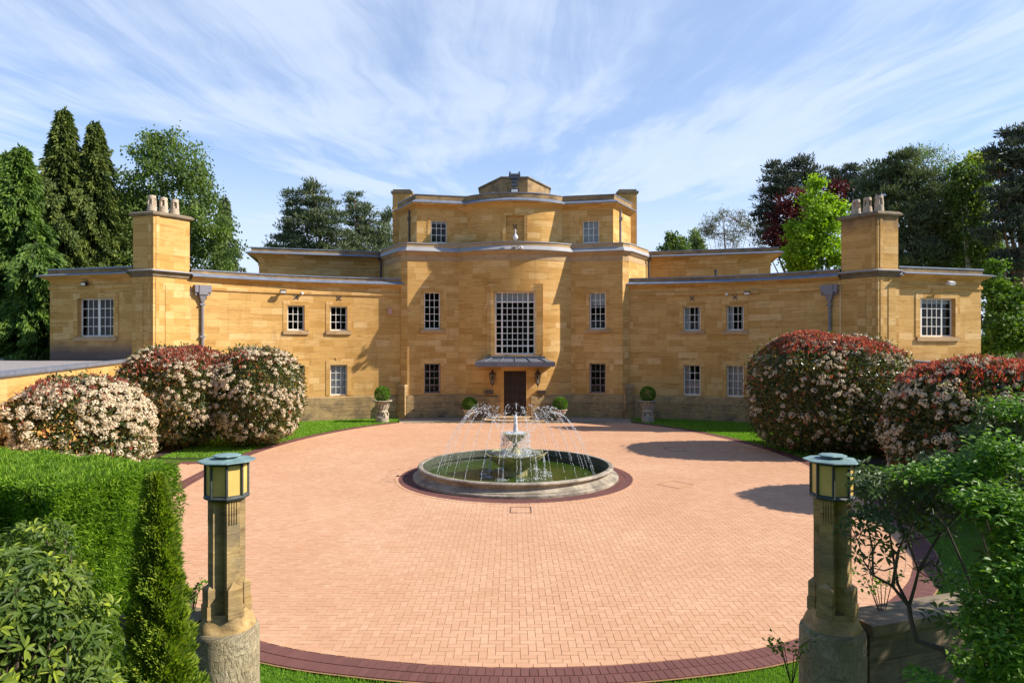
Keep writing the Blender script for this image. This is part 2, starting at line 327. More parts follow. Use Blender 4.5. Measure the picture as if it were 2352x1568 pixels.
class MB:
    """collects geometry in world coordinates, then links it as one mesh"""
    def __init__(s): s.v = []; s.f = []; s.uv = []; s.mi = []; s.sm = []
    def add(s, vs, fs, uvs=None, mi=0, smooth=False):
        b = len(s.v); s.v += [tuple(p) for p in vs]
        for k, f in enumerate(fs):
            s.f.append([b + i for i in f])
            if uvs is None:
                s.uv.append(None)
            else:
                s.uv.append([uvs[i] for i in f])
            s.mi.append(mi); s.sm.append(smooth)
    def quad(s, a, b, c, d, uv=None, mi=0):
        s.add([a, b, c, d], [(0, 1, 2, 3)], uv, mi)
    def boxf(s, o, ax, ay, az, mi=0):
        """box from corner o with three edge vectors"""
        o, ax, ay, az = Vector(o), Vector(ax), Vector(ay), Vector(az)
        vs = [o, o + ax, o + ax + ay, o + ay, o + az, o + ax + az, o + ax + ay + az, o + ay + az]
        s.add(vs, [(0, 3, 2, 1), (4, 5, 6, 7), (0, 1, 5, 4), (1, 2, 6, 5), (2, 3, 7, 6), (3, 0, 4, 7)], None, mi)
    def box(s, x0, x1, y0, y1, z0, z1, mi=0):
        s.boxf((x0, y0, z0), (x1 - x0, 0, 0), (0, y1 - y0, 0), (0, 0, z1 - z0), mi)
    def lathe(s, c, prof, n=32, mi=0, rot=0.0, smooth=True, cap=True):
        cx, cy = c; vs = []; fs = []; uvs = []
        for r, z in prof:
            for k in range(n + 1):
                a = rot + 2 * math.pi * k / n
                vs.append((cx + r * math.cos(a), cy + r * math.sin(a), z)); uvs.append((r * 2 * math.pi * k / n if r > 0.05 else 0, z))
        m = n + 1
        for j in range(len(prof) - 1):
            for k in range(n):
                fs.append((j * m + k, j * m + k + 1, (j + 1) * m + k + 1, (j + 1) * m + k))
        s.add(vs, fs, uvs, mi, smooth)
        if cap:
            for j in (0, len(prof) - 1):
                if prof[j][0] > 1e-4:
                    s.add([vs[j * m + k] for k in range(n)], [tuple(range(n))], None, mi)
    def tube(s, pts, rads, n=8, mi=0):
        pts = [Vector([float(q) for q in p]) for p in pts]; rads = [float(q) for q in rads]; rings = []
        up = Vector((0.12, 0.31, 1)).normalized()
        for i, p in enumerate(pts):
            d = (pts[min(i + 1, len(pts) - 1)] - pts[max(i - 1, 0)])
            d = d.normalized() if d.length > 1e-9 else Vector((0, 0, 1))
            a = d.cross(up)
            if a.length < 0.05: a = d.cross(Vector((1, 0, 0)))
            a.normalize(); b = d.cross(a)
            rings.append([p + rads[i] * (math.cos(2 * math.pi * k / n) * a + math.sin(2 * math.pi * k / n) * b) for k in range(n)])
        vs = [q for r in rings for q in r]; fs = []
        for j in range(len(rings) - 1):
            for k in range(n):
                fs.append((j * n + k, j * n + (k + 1) % n, (j + 1) * n + (k + 1) % n, (j + 1) * n + k))
        fs += [tuple(range(n)), tuple(range(len(vs) - n, len(vs)))]
        s.add(vs, fs, None, mi, True)
    def prism(s, poly, z0, z1, mi=0, top=True, bottom=True):
        n = len(poly)
        vs = [(x, y, z0) for x, y in poly] + [(x, y, z1) for x, y in poly]
        u = [0]
        for i in range(n):
            a, b = poly[i], poly[(i + 1) % n]; u.append(u[-1] + math.dist(a, b))
        for i in range(n):
            j = (i + 1) % n
            s.add([vs[i], vs[j], vs[n + j], vs[n + i]], [(0, 1, 2, 3)], [(u[i], z0), (u[i + 1], z0), (u[i + 1], z1), (u[i], z1)], mi)
        if top: s.add(vs[n:], [tuple(range(n))], [(x, y) for x, y in poly], mi)
        if bottom: s.add(vs[:n], [tuple(reversed(range(n)))], [(x, y) for x, y in poly], mi)
    def sweep(s, path, prof, mi=0, closed=False, uoff=0.0, smooth=False):
        """profile of (outward offset, z) along a plan path; outward = right-hand side"""
        P = [Vector((p[0], p[1])) for p in path]; n = len(P); N = []
        for i in range(n):
            if closed: a, b, c = P[i - 1], P[i], P[(i + 1) % n]
            else: a, b, c = P[max(i - 1, 0)], P[i], P[min(i + 1, n - 1)]
            d1 = (b - a).normalized() if (b - a).length > 1e-9 else (c - b).normalized()
            d2 = (c - b).normalized() if (c - b).length > 1e-9 else d1
            n1 = Vector((d1.y, -d1.x)); n2 = Vector((d2.y, -d2.x)); m = n1 + n2
            m = m.normalized() if m.length > 1e-6 else n1
            N.append(m / max(0.45, m.dot(n1)))
        u = [uoff]
        for i in range(1, n + 1): u.append(u[-1] + (P[i % n] - P[i - 1]).length)
        v = [0.0]
        for k in range(1, len(prof)): v.append(v[-1] + math.dist(prof[k - 1], prof[k]))
        last = n if closed else n - 1
        for k in range(len(prof) - 1):
            vs = []; uvs = []; fs = []
            for i in range(last + 1):
                for kk in (k, k + 1):
                    q = P[i % n] + N[i % n] * prof[kk][0]
                    vs.append((q.x, q.y, prof[kk][1])); uvs.append((u[i], prof[0][1] + v[kk]))
            for i in range(last):
                fs.append((2 * i, 2 * i + 2, 2 * i + 3, 2 * i + 1))
            s.add(vs, fs, uvs, mi, smooth)
    def build(s, name, mats, parent=None):
        me = bpy.data.meshes.new(name)
        me.from_pydata(s.v, [], s.f)
        for m in (mats if isinstance(mats, (list, tuple)) else [mats]):
            me.materials.append(MT[m] if isinstance(m, str) else m)
        me.polygons.foreach_set('material_index', s.mi)
        me.polygons.foreach_set('use_smooth', s.sm)
        if any(u is not None for u in s.uv):
            lay = me.uv_layers.new(name='UVMap'); flat = []
            for f, u in zip(s.f, s.uv):
                if u is None: u = [(s.v[i][0] + s.v[i][1] * 0.7, s.v[i][2]) for i in f]
                for w in u: flat += [w[0], w[1]]
            lay.data.foreach_set('uv', flat)
        else:
            lay = me.uv_layers.new(name='UVMap'); flat = []
            for f in s.f:
                for i in f: flat += [s.v[i][0] + s.v[i][1] * 0.7, s.v[i][2]]
            lay.data.foreach_set('uv', flat)
        me.update()
        if any(s.sm): me.set_sharp_from_angle(angle=0.62)
        return link(name, me, parent)

def instance_mesh(name, tv, tf, O, A, B, C, rnd, mats, parent=None, mi=None, smooth=False):
    """one mesh out of N transformed copies of a template. A,B,C: (N,3) scaled axes"""
    tv = np.asarray(tv, float); k = len(tv); N = len(O)
    V = O[:, None, :] + tv[None, :, 0:1] * A[:, None, :] + tv[None, :, 1:2] * B[:, None, :] + tv[None, :, 2:3] * C[:, None, :]
    V = V.reshape(-1, 3)
    lens = np.array([len(f) for f in tf]); flat = np.concatenate([np.array(f) for f in tf])
    loops = (flat[None, :] + (np.arange(N) * k)[:, None]).ravel()
    tot = np.tile(lens, N); start = np.concatenate([[0], np.cumsum(tot)[:-1]])
    me = bpy.data.meshes.new(name)
    me.vertices.add(len(V)); me.vertices.foreach_set('co', V.astype(np.float32).ravel())
    me.loops.add(len(loops)); me.loops.foreach_set('vertex_index', loops.astype(np.int32))
    me.polygons.add(len(tot)); me.polygons.foreach_set('loop_start', start.astype(np.int32))
    me.polygons.foreach_set('loop_total', tot.astype(np.int32))
    for m in (mats if isinstance(mats, (list, tuple)) else [mats]): me.materials.append(m)
    if mi is not None: me.polygons.foreach_set('material_index', np.repeat(mi, len(tf)).astype(np.int32))
    me.polygons.foreach_set('use_smooth', np.full(len(tot), bool(smooth)))
    at = me.attributes.new('rnd', 'FLOAT', 'POINT'); at.data.foreach_set('value', np.repeat(rnd, k).astype(np.float32))
    me.update(calc_edges=True)
    return link(name, me, parent)

RHOMB_V = [(0, 0, 0), (0.45, 0.5, 0.05), (1, 0, 0), (0.45, -0.5, 0.05)]; RHOMB_F = [(0, 3, 2, 1)]
LEAF_V = [(0, 0, 0), (0.36, 0, 0.03), (0.72, 0, 0.02), (1, 0, -0.07), (0.32, 0.46, 0.12), (0.7, 0.40, 0.09), (0.32, -0.46, 0.12), (0.7, -0.40, 0.09)]
LEAF_F = [(0, 1, 4), (0, 6, 1), (1, 2, 5, 4), (1, 6, 7, 2), (2, 3, 5), (2, 7, 3)]
OCT_V = [(1, 0, 0), (-1, 0, 0), (0, 1, 0), (0, -1, 0), (0, 0, 1), (0, 0, -1)]
OCT_F = [(0, 2, 4), (2, 1, 4), (1, 3, 4), (3, 0, 4), (2, 0, 5), (1, 2, 5), (3, 1, 5), (0, 3, 5)]

def norm(a): return a / np.maximum(1e-9, np.linalg.norm(a, axis=1, keepdims=True))
def rdir(n): return norm(rng.normal(size=(n, 3)))

def leaves(name, pos, axis, nrm, L, W, mat, parent, rnd=None, leaf=False, fold=1.0):
    n = len(pos); axis = norm(axis); side = norm(np.cross(nrm, axis)); up = np.cross(axis, side)
    L = np.broadcast_to(np.asarray(L, float), (n,)); W = np.broadcast_to(np.asarray(W, float), (n,))
    if rnd is None: rnd = rng.random(n)
    tv, tf = (LEAF_V, LEAF_F) if leaf else (RHOMB_V, RHOMB_F)
    return instance_mesh(name, tv, tf, pos, axis * L[:, None], side * W[:, None], up * L[:, None] * fold, np.clip(rnd, 0, 1), LF[mat] if isinstance(mat, str) else mat, parent)

# ------------------------------------------------------------------ plan geometry of the house
def mir(p): return (AX + p[0], p[1])
def mil(p): return (AX - p[0], p[1])
def arc(cx, cy, R, a0, a1, n):
    return [(cx + R * math.sin(a0 + (a1 - a0) * i / n), cy - R * math.cos(a0 + (a1 - a0) * i / n)) for i in range(n + 1)]
def both(p, s): return (AX + s * p[0], p[1])

# first tier of the centre
J = (3.4, 41.35); C0 = (6.39, 40.55); C1 = (6.82, 40.85); FL = (8.55, 43.9)
BR = 5.25; BC = 40.1 + BR; BA = math.asin(3.4 / BR)
bay1 = arc(AX, BC, BR, -BA, BA, 48)
tier1 = [mil(FL), mil(C1), mil(C0)] + bay1 + [mir(C0), mir(C1), mir(FL)]
# second tier
J2 = (2.93, 42.0); C2 = (5.95, 41.35); FL2 = (7.5, 44.2)
sag = 1.15; BR2 = (J2[0] ** 2 + sag ** 2) / (2 * sag); BC2 = J2[1] - sag + BR2; BA2 = math.asin(J2[0] / BR2)
bay2 = arc(AX, BC2, BR2, -BA2, BA2, 44)
tier2 = [mil(FL2), mil(C2)] + bay2 + [mir(C2), mir(FL2)]
# wings: arcs round a point in the court
WC = (3.87, 23.2); WR = 18.0
def wing_pt(a, s, R=WR): return (AX + s * (WC[0] + R * math.sin(a)), WC[1] + R * math.cos(a))
WA0, WA1 = rad(8.7), rad(46.5)
def wing_path(s, R=WR, n=44, a0=WA0, a1=WA1):
    p = [wing_pt(a0 + (a1 - a0) * i / n, s, R) for i in range(n + 1)]
    return p if s > 0 else p[::-1]
def wing_a(px, s):
    """angle on the wing wall seen at source-pixel column px"""
    lo, hi = WA0, WA1
    for _ in range(50):
        m = (lo + hi) / 2; x, y = wing_pt(m, s)
        if s * (1200 + 1600 * x / y) < s * px: lo = m
        else: hi = m
    return lo
PE = (16.93, 35.59); PK = (18.0, 33.9); PL = (19.25, 34.25); PB = (18.18, 35.94)
EN = (24.5, 35.93)

house = empty('mansion', (AX, 44.0, 0), 'curved golden stone mansion with flat lead roofs and concave wings round the forecourt', 'house')

def seg(path, u):
    for a, b in zip(path[:-1], path[1:]):
        l = math.dist(a, b)
        if u <= l + 1e-9: break
        u -= l
    else:
        u = l
    t = u / l
    d = ((b[0] - a[0]) / l, (b[1] - a[1]) / l)
    return (a[0] + (b[0] - a[0]) * t, a[1] + (b[1] - a[1]) * t), d
def plen(path): return sum(math.dist(a, b) for a, b in zip(path[:-1], path[1:]))

def wall(mb, path, z0, z1, opens=(), mi=0, depth=0.28, uoff=0.0, smooth=False):
    us = [0.0]
    for a, b in zip(path[:-1], path[1:]): us.append(us[-1] + math.dist(a, b))
    L = us[-1]
    for o in opens: us += [o[0], o[1]]
    us = sorted(set(round(u, 5) for u in us)); zs = sorted(set([z0, z1] + [o[2] for o in opens] + [o[3] for o in opens]))
    pts = [seg(path, u)[0] for u in us]
    vs = [(p[0], p[1], z) for p in pts for z in zs]; uvs = [(u + uoff, z) for u in us for z in zs]; nz = len(zs); fs = []
    for i in range(len(us) - 1):
        um = (us[i] + us[i + 1]) / 2
        for j in range(nz - 1):
            zm = (zs[j] + zs[j + 1]) / 2
            if any(o[0] < um < o[1] and o[2] < zm < o[3] for o in opens): continue
            fs.append((i * nz + j, (i + 1) * nz + j, (i + 1) * nz + j + 1, i * nz + j + 1))
    mb.add(vs, fs, uvs, mi, smooth)
    out = []
    for o in opens:
        d_ = o[4] if len(o) > 4 else depth
        pa, _ = seg(path, o[0]); pb, _ = seg(path, o[1])
        w = math.dist(pa, pb); d = ((pb[0] - pa[0]) / w, (pb[1] - pa[1]) / w); n = (d[1], -d[0])
        qa = (pa[0] - n[0] * d_, pa[1] - n[1] * d_); qb = (pb[0] - n[0] * d_, pb[1] - n[1] * d_)
        z_0, z_1 = o[2], o[3]
        mb.quad((*pa, z_0), (*qa, z_0), (*qa, z_1), (*pa, z_1), [(0, z_0), (d_, z_0), (d_, z_1), (0, z_1)], mi)
        mb.quad((*qb, z_0), (*pb, z_0), (*pb, z_1), (*qb, z_1), [(0, z_0), (d_, z_0), (d_, z_1), (0, z_1)], mi)
        mb.quad((*pa, z_1), (*qa, z_1), (*qb, z_1), (*pb, z_1), [(0, 0), (d_, 0), (d_, w), (0, w)], mi)
        mb.quad((*pa, z_0), (*pb, z_0), (*qb, z_0), (*qa, z_0), [(0, 0), (w, 0), (w, d_), (0, d_)], mi)
        out.append((pa, pb, d, n, w, z_0, z_1, d_))
    return out

def bars(mb, o, d, n, w, z0, z1, cols, rows, fr=0.07, bar=0.028, th=0.06, xs=None, zs=None):
    """glazed frame in the plane through o (bottom-left), along d; faces n"""
    D = Vector((d[0], d[1], 0)); Nn = Vector((n[0], n[1], 0)); Z = Vector((0, 0, 1)); o = Vector((o[0], o[1], 0))
    h = z1 - z0
    def b(u0, u1, v0, v1, t, off=0.0):
        mb.boxf(o + D * u0 + Z * (z0 + v0) + Nn * off, D * (u1 - u0), -Nn * t, Z * (v1 - v0))
    b(0, fr, 0, h, th); b(w - fr, w, 0, h, th); b(fr, w - fr, 0, fr * 1.15, th); b(fr, w - fr, h - fr, h, th)
    iw = w - 2 * fr; ih = h - fr * 2.15
    xs = xs if xs is not None else [fr + iw * i / cols for i in range(1, cols)]
    zs = zs if zs is not None else [fr * 1.15 + ih * i / rows for i in range(1, rows)]
    for x in xs:
        wd = bar
        if isinstance(x, tuple): x, wd = x
        b(x - wd / 2, x + wd / 2, fr * 1.15, h - fr, th * 0.7, -0.006)
    for z in zs:
        wd = bar
        if isinstance(z, tuple): z, wd = z
        b(fr, w - fr, z - wd / 2, z + wd / 2, th * 0.6, -0.009)

def window(op, cols, rows, sill=True, recess=0.16, mat='paint', label=None, curtain=None, xs=None, zs=None, grille=False, sill_mat='pale_stone', fr=0.07, bar=0.03):
    pa, pb, d, n, w, z0, z1, dep = op
    o = (pa[0] - n[0] * recess, pa[1] - n[1] * recess)
    mb = MB(); bars(mb, o, d, n, w, z0, z1, cols, rows, xs=xs, zs=zs, fr=fr, bar=bar)
    win = mb.build('window', mat, house)
    if label: win['label'] = label
    D = Vector((d[0], d[1], 0)); Nn = Vector((n[0], n[1], 0)); O = Vector((o[0], o[1], 0)) - Nn * 0.035
    g = MB(); e = fr * 0.6
    g.quad(O + D * e + Vector((0, 0, z0 + e)), O + D * (w - e) + Vector((0, 0, z0 + e)), O + D * (w - e) + Vector((0, 0, z1 - e)), O + D * e + Vector((0, 0, z1 - e)))
    g.build('glass', 'glass', win)
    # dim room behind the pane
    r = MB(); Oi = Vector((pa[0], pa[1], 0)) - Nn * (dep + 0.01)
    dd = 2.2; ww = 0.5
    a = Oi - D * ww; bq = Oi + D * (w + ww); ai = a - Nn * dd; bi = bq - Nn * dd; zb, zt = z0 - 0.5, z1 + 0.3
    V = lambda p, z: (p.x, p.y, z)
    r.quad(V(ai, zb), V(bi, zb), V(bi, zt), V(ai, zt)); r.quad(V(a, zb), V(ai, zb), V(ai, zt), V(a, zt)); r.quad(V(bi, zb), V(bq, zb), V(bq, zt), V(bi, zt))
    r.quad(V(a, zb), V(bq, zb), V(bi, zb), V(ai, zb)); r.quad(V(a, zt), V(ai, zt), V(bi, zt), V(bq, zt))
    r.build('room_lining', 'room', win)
    if sill:
        sl = MB(); q = Vector((pa[0], pa[1], z0)) - D * 0.24
        sl.boxf(q + Vector((0, 0, -0.22)) + Nn * 0.10, D * (w + 0.48), -Nn * (0.10 + recess - 0.01), Vector((0, 0, 0.20)))
        sl.build('sill', sill_mat, win)
    if curtain:
        kind = curtain
        cm = MB(); Oc = O - Nn * 0.10
        def cloth(u0, u1, zz0, zz1, amp=0.03):
            k = max(6, int((u1 - u0) / 0.035)); vs = []
            for i in range(k + 1):
                u = u0 + (u1 - u0) * i / k; p = Oc + D * u - Nn * (amp * math.sin(i * 1.9) + amp)
                vs += [(p.x, p.y, zz0), (p.x, p.y, zz1)]
            cm.add(vs, [(2 * i, 2 * i + 2, 2 * i + 3, 2 * i + 1) for i in range(k)], None, 0, True)
        if kind == 'sides': cloth(0.06, w * 0.36, z0, z1); cloth(w * 0.80, w - 0.05, z0, z1)
        if kind == 'full': cloth(0.05, w - 0.05, z0, z1)
        if kind == 'topblind': cloth(0.05, w - 0.05, z0 + (z1 - z0) * 0.64, z1, 0.004)
        if kind == 'topthin': cloth(0.05, w - 0.05, z0 + (z1 - z0) * 0.86, z1, 0.004)
        if kind == 'blind': cloth(0.05, w - 0.05, z0, z1, 0.003)
        if kind == 'lowblind': cloth(0.05, w - 0.05, z0, z0 + (z1 - z0) * 0.5, 0.003); cloth(0.05, w * 0.36, z0 + (z1 - z0) * 0.5, z1, 0.003)
        cm.build('blind' if 'blind' in kind or 'thin' in kind else 'curtain', 'blind' if kind in ('blind', 'lowblind') else 'curtain', win)
    if grille:
        gm = MB(); G = Vector((pa[0], pa[1], 0)) - Nn * 0.05
        for i in range(4):
            u = w * (i + 0.5) / 4
            gm.tube([G + D * u + Vector((0, 0, z0)), G + D * u + Vector((0, 0, z1))], [0.012] * 2, 5)
        for zc, r in ((z0 + 0.35, 0.16), (z0 + 0.35, 0.09), (z1 - 0.4, 0.16), ((z0 + z1) / 2, 0.13)):
            for uc in (w * 0.3, w * 0.7):
                gm.tube([G + D * (uc + r * math.cos(t)) + Vector((0, 0, zc + r * math.sin(t))) for t in np.linspace(0, 5.2, 14)], [0.010] * 14, 4)
        for z in (z0 + 0.06, z1 - 0.06): gm.tube([G + Vector((0, 0, z)), G + D * w + Vector((0, 0, z))], [0.014] * 2, 5)
        gm.build('iron_grille', 'iron', win)
    return win

def surround(win, op, wd=0.26, proud=0.03, key=True, back=0.04, name='window_surround'):
    """flat raised architrave with a keystone, one frame-shaped piece"""
    pa, pb, d, n, w, z0, z1, dep = op
    D = Vector((d[0], d[1], 0)); Nn = Vector((n[0], n[1], 0)); o = Vector((pa[0], pa[1], 0)) + Nn * proud
    k0, k1 = w * 0.38, w * 0.62; k2, k3 = w * 0.34, w * 0.66; zt = z1 + wd; zk = z1 + wd * (1.7 if key else 1.0)
    tris = [((-wd, z0), (0, z0), (0, z1), (-wd, zt)), ((-wd, zt), (0, z1), (k0, z1), (k2, zt)), ((k2, zt), (k0, z1), (k1, z1), (k3, zt)), ((k3, zt), (k1, z1), (w, z1), (w + wd, zt)), ((w + wd, zt), (w, z1), (w, z0), (w + wd, z0))]
    outline = [(-wd, z0), (-wd, zt), (k2, zt)] + ([(k2 - 0.03, zk), (k3 + 0.03, zk)] if key else []) + [(k3, zt), (w + wd, zt), (w + wd, z0)]
    if key: tris.append(((k2, zt), (k3, zt), (k3 + 0.03, zk), (k2 - 0.03, zk)))
    idx = {}; vs = []; uvs = []
    def V(p):
        if p not in idx:
            q = o + D * p[0]; idx[p] = len(vs); vs.append((q.x, q.y, p[1])); uvs.append((p[0] + 3.3, p[1] + 0.11))
        return idx[p]
    fs = [tuple(V(p) for p in t_) for t_ in tris]; nb = len(vs)
    for p in list(idx):
        q = o + D * p[0] - Nn * (proud + back); vs.append((q.x, q.y, p[1])); uvs.append((p[0] + 3.3, p[1] + 0.11))
    for a, b in zip(outline[:-1], outline[1:]): fs.append((V(a), V(b), V(b) + nb, V(a) + nb))
    mb = MB(); mb.add(vs, fs, uvs, 0); return mb.build(name, 'stone', win)

# ---- walls of the centre, tier one
mbw = MB()
ZT1 = 9.80
wall(mbw, [mil(FL), mil(C1)], 0, ZT1, uoff=0); wall(mbw, [mil(C1), mil(C0)], 0, ZT1, uoff=5)
opsL = None
for s in (-1, 1):
    path = [both(C0, s), both(J, s)] if s < 0 else [both(J, s), both(C0, s)]
    L = plen(path); um = (6.39 - 4.955) / (6.39 - 3.4) * L if s < 0 else (4.955 - 3.4) / (6.39 - 3.4) * L
    ops = wall(mbw, path, 0, ZT1, [(um - 0.49, um + 0.49, 5.34, 7.56), (um - 0.49, um + 0.49, 1.50, 3.28)], uoff=8 + 20 * s)
    side = 'left' if s < 0 else 'right'
    wa = window(ops[0], 3, 5, curtain='topblind' if s > 0 else None); surround(wa, ops[0], 0.2, 0.02)
    wa = window(ops[1], 3, 4, sill=False, mat='grey_paint', grille=True); surround(wa, ops[1], 0.2, 0.02, False)
    # shallow apron panel between the two windows
bl = plen(bay1); c = bl / 2
zs_big = [(0.5, 0.07), (3.1, 0.07)]
bops = wall(mbw, bay1, 0, ZT1, [(c - 1.2, c + 1.2, 3.82, 7.55, 0.4), (c - 0.66, c + 0.66, 0.2, 2.87, 0.35)], uoff=30, smooth=True)
wall(mbw, [mir(C0), mir(C1)], 0, ZT1, uoff=50); wall(mbw, [mir(C1), mir(FL)], 0, ZT1, uoff=55)
hall = window(bops[0], 7, 9, sill=True, recess=0.2, curtain='topthin', fr=0.09, bar=0.04,
       xs=[(0.42, 0.09), 0.42 + 0.308, 0.42 + 0.616, 0.42 + 0.924, 0.42 + 1.232, (bops[0][4] - 0.42, 0.09)],
       zs=[(0.52, 0.08)] + [0.52 + 0.372 * i for i in range(1, 7)] + [(0.52 + 0.372 * 7, 0.09)], label='tall many-paned stair window above the front door')
surround(hall, bops[0], 0.24, 0.05, back=0.25); surround(hall, bops[0], 0.46, 0.025, False, back=0.3)
mbw.build('wall', 'stone', house)

# door
pa, pb, d, n, w, z0, z1, dep = bops[1]
D = Vector((d[0], d[1], 0)); Nn = Vector((n[0], n[1], 0)); O = Vector((pa[0], pa[1], 0)) - Nn * 0.22
dm = MB(); dm.boxf(O + Vector((0, 0, z0)), D * w, -Nn * 0.08, Vector((0, 0, z1 - z0)))
for k in range(2):
    for j in range(5):
        u0 = 0.10 + k * 0.60; zz = z0 + 0.12 + j * 0.52
        dm.boxf(O + D * u0 + Vector((0, 0, zz)) + Nn * 0.03, D * 0.50, -Nn * 0.05, Vector((0, 0, 0.42)))
        for rr in (0.17, 0.11, 0.06):
            dm.tube([O + Nn * 0.04 + D * (u0 + 0.25 + rr * math.cos(t)) + Vector((0, 0, zz + 0.21 + rr * math.sin(t))) for t in np.linspace(0, 6.28, 14)], [0.014] * 14, 5)
dm.boxf(O + Nn * 0.05, D * 0.07, -Nn * 0.1, Vector((0, 0, z1)) ); dm.boxf(O + D * (w - 0.07) + Nn * 0.05, D * 0.07, -Nn * 0.1, Vector((0, 0, z1)))
dm.boxf(O + D * (w / 2 - 0.025) + Vector((0, 0, z0)) + Nn * 0.045, D * 0.05, -Nn * 0.1, Vector((0, 0, z1 - z0)))
door = dm.build('door', 'door', house); door['label'] = 'dark carved front door under the lead canopy'
hm = MB()
for k in (-0.09, 0.09):
    q = O + D * (w / 2 + k) + Vector((0, 0, z0 + 1.1)) + Nn * 0.10
    hm = MB(); hm.tube([q + Vector((0, 0, -0.12)), q + Vector((0, 0, 0.12))], [0.016, 0.016], 6); hm.build('door_handle', 'iron', door)

# plinth, corner buttresses
pl = MB()
def plinth_path():
    return [mil((6.78, 40.95)), mil(C1), mil(C0)] + bay1[: 0] + []
PH = 1.42
ia = [i for i, p in enumerate(bay1) if p[0] < AX - 0.86]; ib = [i for i, p in enumerate(bay1) if p[0] > AX + 0.86]
prof_pl = [(0.10, 0.0), (0.10, PH - 0.06), (0.0, PH)]
for path in ([mil(FL), mil(C1), mil(C0)] + [bay1[i] for i in ia], [bay1[i] for i in ib] + [mir(C0), mir(C1), mir(FL)]):
    pl.sweep(path, prof_pl)
for s in (-1, 1):
    pl.sweep(wing_path(s), [(0.09, 0.0), (0.09, PH - 0.1), (0.0, PH - 0.03)])
    a = both((6.52, 40.32), s); b = both((7.02, 40.66), s); c_ = both((6.9, 40.95), s); e = both((6.35, 40.62), s)
    pl.prism([a, b, c_, e] if s > 0 else [b, a, e, c_], 0, 2.04)
pl.build('plinth', 'plinth', house)

# ---- cornices of the centre
corn = MB()
corn.sweep(tier1, [(0.0, 9.72), (0.07, 9.78), (0.10, 9.80), (0.20, 9.92), (0.22, 9.95)], 0)
corn.build('cornice', 'pale_stone', house)
fz = MB(); fz.sweep(tier1, [(0.012, 9.40), (0.012, 9.73)]); fz.build('frieze', 'pale_stone', house)
ld = MB(); ld.sweep(tier1, [(0.2, 9.951), (0.27, 9.955), (0.27, 9.995), (0.07, 10.23)]); 
ld.sweep(tier1, [(0.10, 10.42), (0.10, 10.48), (-0.32, 10.49), (-0.32, 10.2)]); ld.build('lead_flashing', 'pale_lead', house)
pp = MB(); pp.sweep(tier1, [(0.06, 10.20), (0.06, 10.44)]); pp.build('parapet', 'pale_stone', house)
rf = MB(); rf.add([(x, y, 10.15) for x, y in tier1 + [mir((8, 54)), mil((8, 54))]], [tuple(range(len(tier1) + 2))]); rf.build('roof', 'roof', house)

# ---- second tier
mb2 = MB(); ZT2 = 12.85
wall(mb2, [mil(FL2), mil(C2)], 10.0, ZT2, uoff=3)
for s in (-1, 1):
    path = [both(C2, s), both(J2, s)] if s < 0 else [both(J2, s), both(C2, s)]
    L = plen(path); um = (5.95 - 4.63) / (5.95 - 2.93) * L; um = um if s < 0 else L - um
    ops = wall(mb2, path, 10.0, ZT2, [(um - 0.5, um + 0.5, 10.60, 12.0)], uoff=12 + 9 * s)
    wa = window(ops[0], 3, 3, sill=False, curtain='full' if s > 0 else 'topthin'); surround(wa, ops[0], 0.2, 0.02, False)
b2 = plen(bay2) / 2
nops = wall(mb2, bay2, 10.0, ZT2, [(b2 - 0.55, b2 + 0.55, 10.5, 12.12, 0.16)], uoff=40, smooth=True)
wall(mb2, [mir(C2), mir(FL2)], 10.0, ZT2, uoff=70)
pa, pb, d, n, w, z0, z1, dep = nops[0]
mb2.quad((pa[0] - n[0] * dep, pa[1] - n[1] * dep, z0), (pb[0] - n[0] * dep, pb[1] - n[1] * dep, z0), (pb[0] - n[0] * dep, pb[1] - n[1] * dep, z1), (pa[0] - n[0] * dep, pa[1] - n[1] * dep, z1), [(0, z0), (w, z0), (w, z1), (0, z1)])
mb2.build('wall', 'stone', house)
surround(house, nops[0], 0.2, 0.03, False, name='niche_surround')
c2 = MB(); c2.sweep(tier2, [(0.0, 12.66), (0.05, 12.72), (0.32, 12.90), (0.36, 12.95)]); c2.build('cornice', 'stone', house)
l2 = MB(); l2.sweep(tier2, [(0.36, 12.951), (0.40, 12.955), (0.40, 13.0), (0.10, 13.19)]); l2.sweep(tier2, [(0.12, 13.46), (0.12, 13.51), (-0.3, 13.52), (-0.3, 13.2)]); l2.build('lead_flashing', 'lead', house)
p2 = MB(); p2.sweep(tier2, [(0.09, 13.17), (0.09, 13.47)]); p2.build('parapet', 'parapet_stone', house)
r2 = MB(); r2.add([(x, y, 13.2) for x, y in tier2 + [mir((7, 54)), mil((7, 54))]], [tuple(range(len(tier2) + 2))]); r2.build('roof', 'roof', house)
for a, b, zt in ((mir(FL), mir((8, 54)), 10.2), (mil((8, 54)), mil(FL), 10.2), (mir((8, 54)), mil((8, 54)), 13.2), (mir(FL2), mir((7, 54)), 13.4), (mil((7, 54)), mil(FL2), 13.4)):
    bw = MB(); wall(bw, [a, b], 0 if zt < 11 else (0 if b[1] == a[1] else 10), zt); bw.build('wall', 'stone', house)

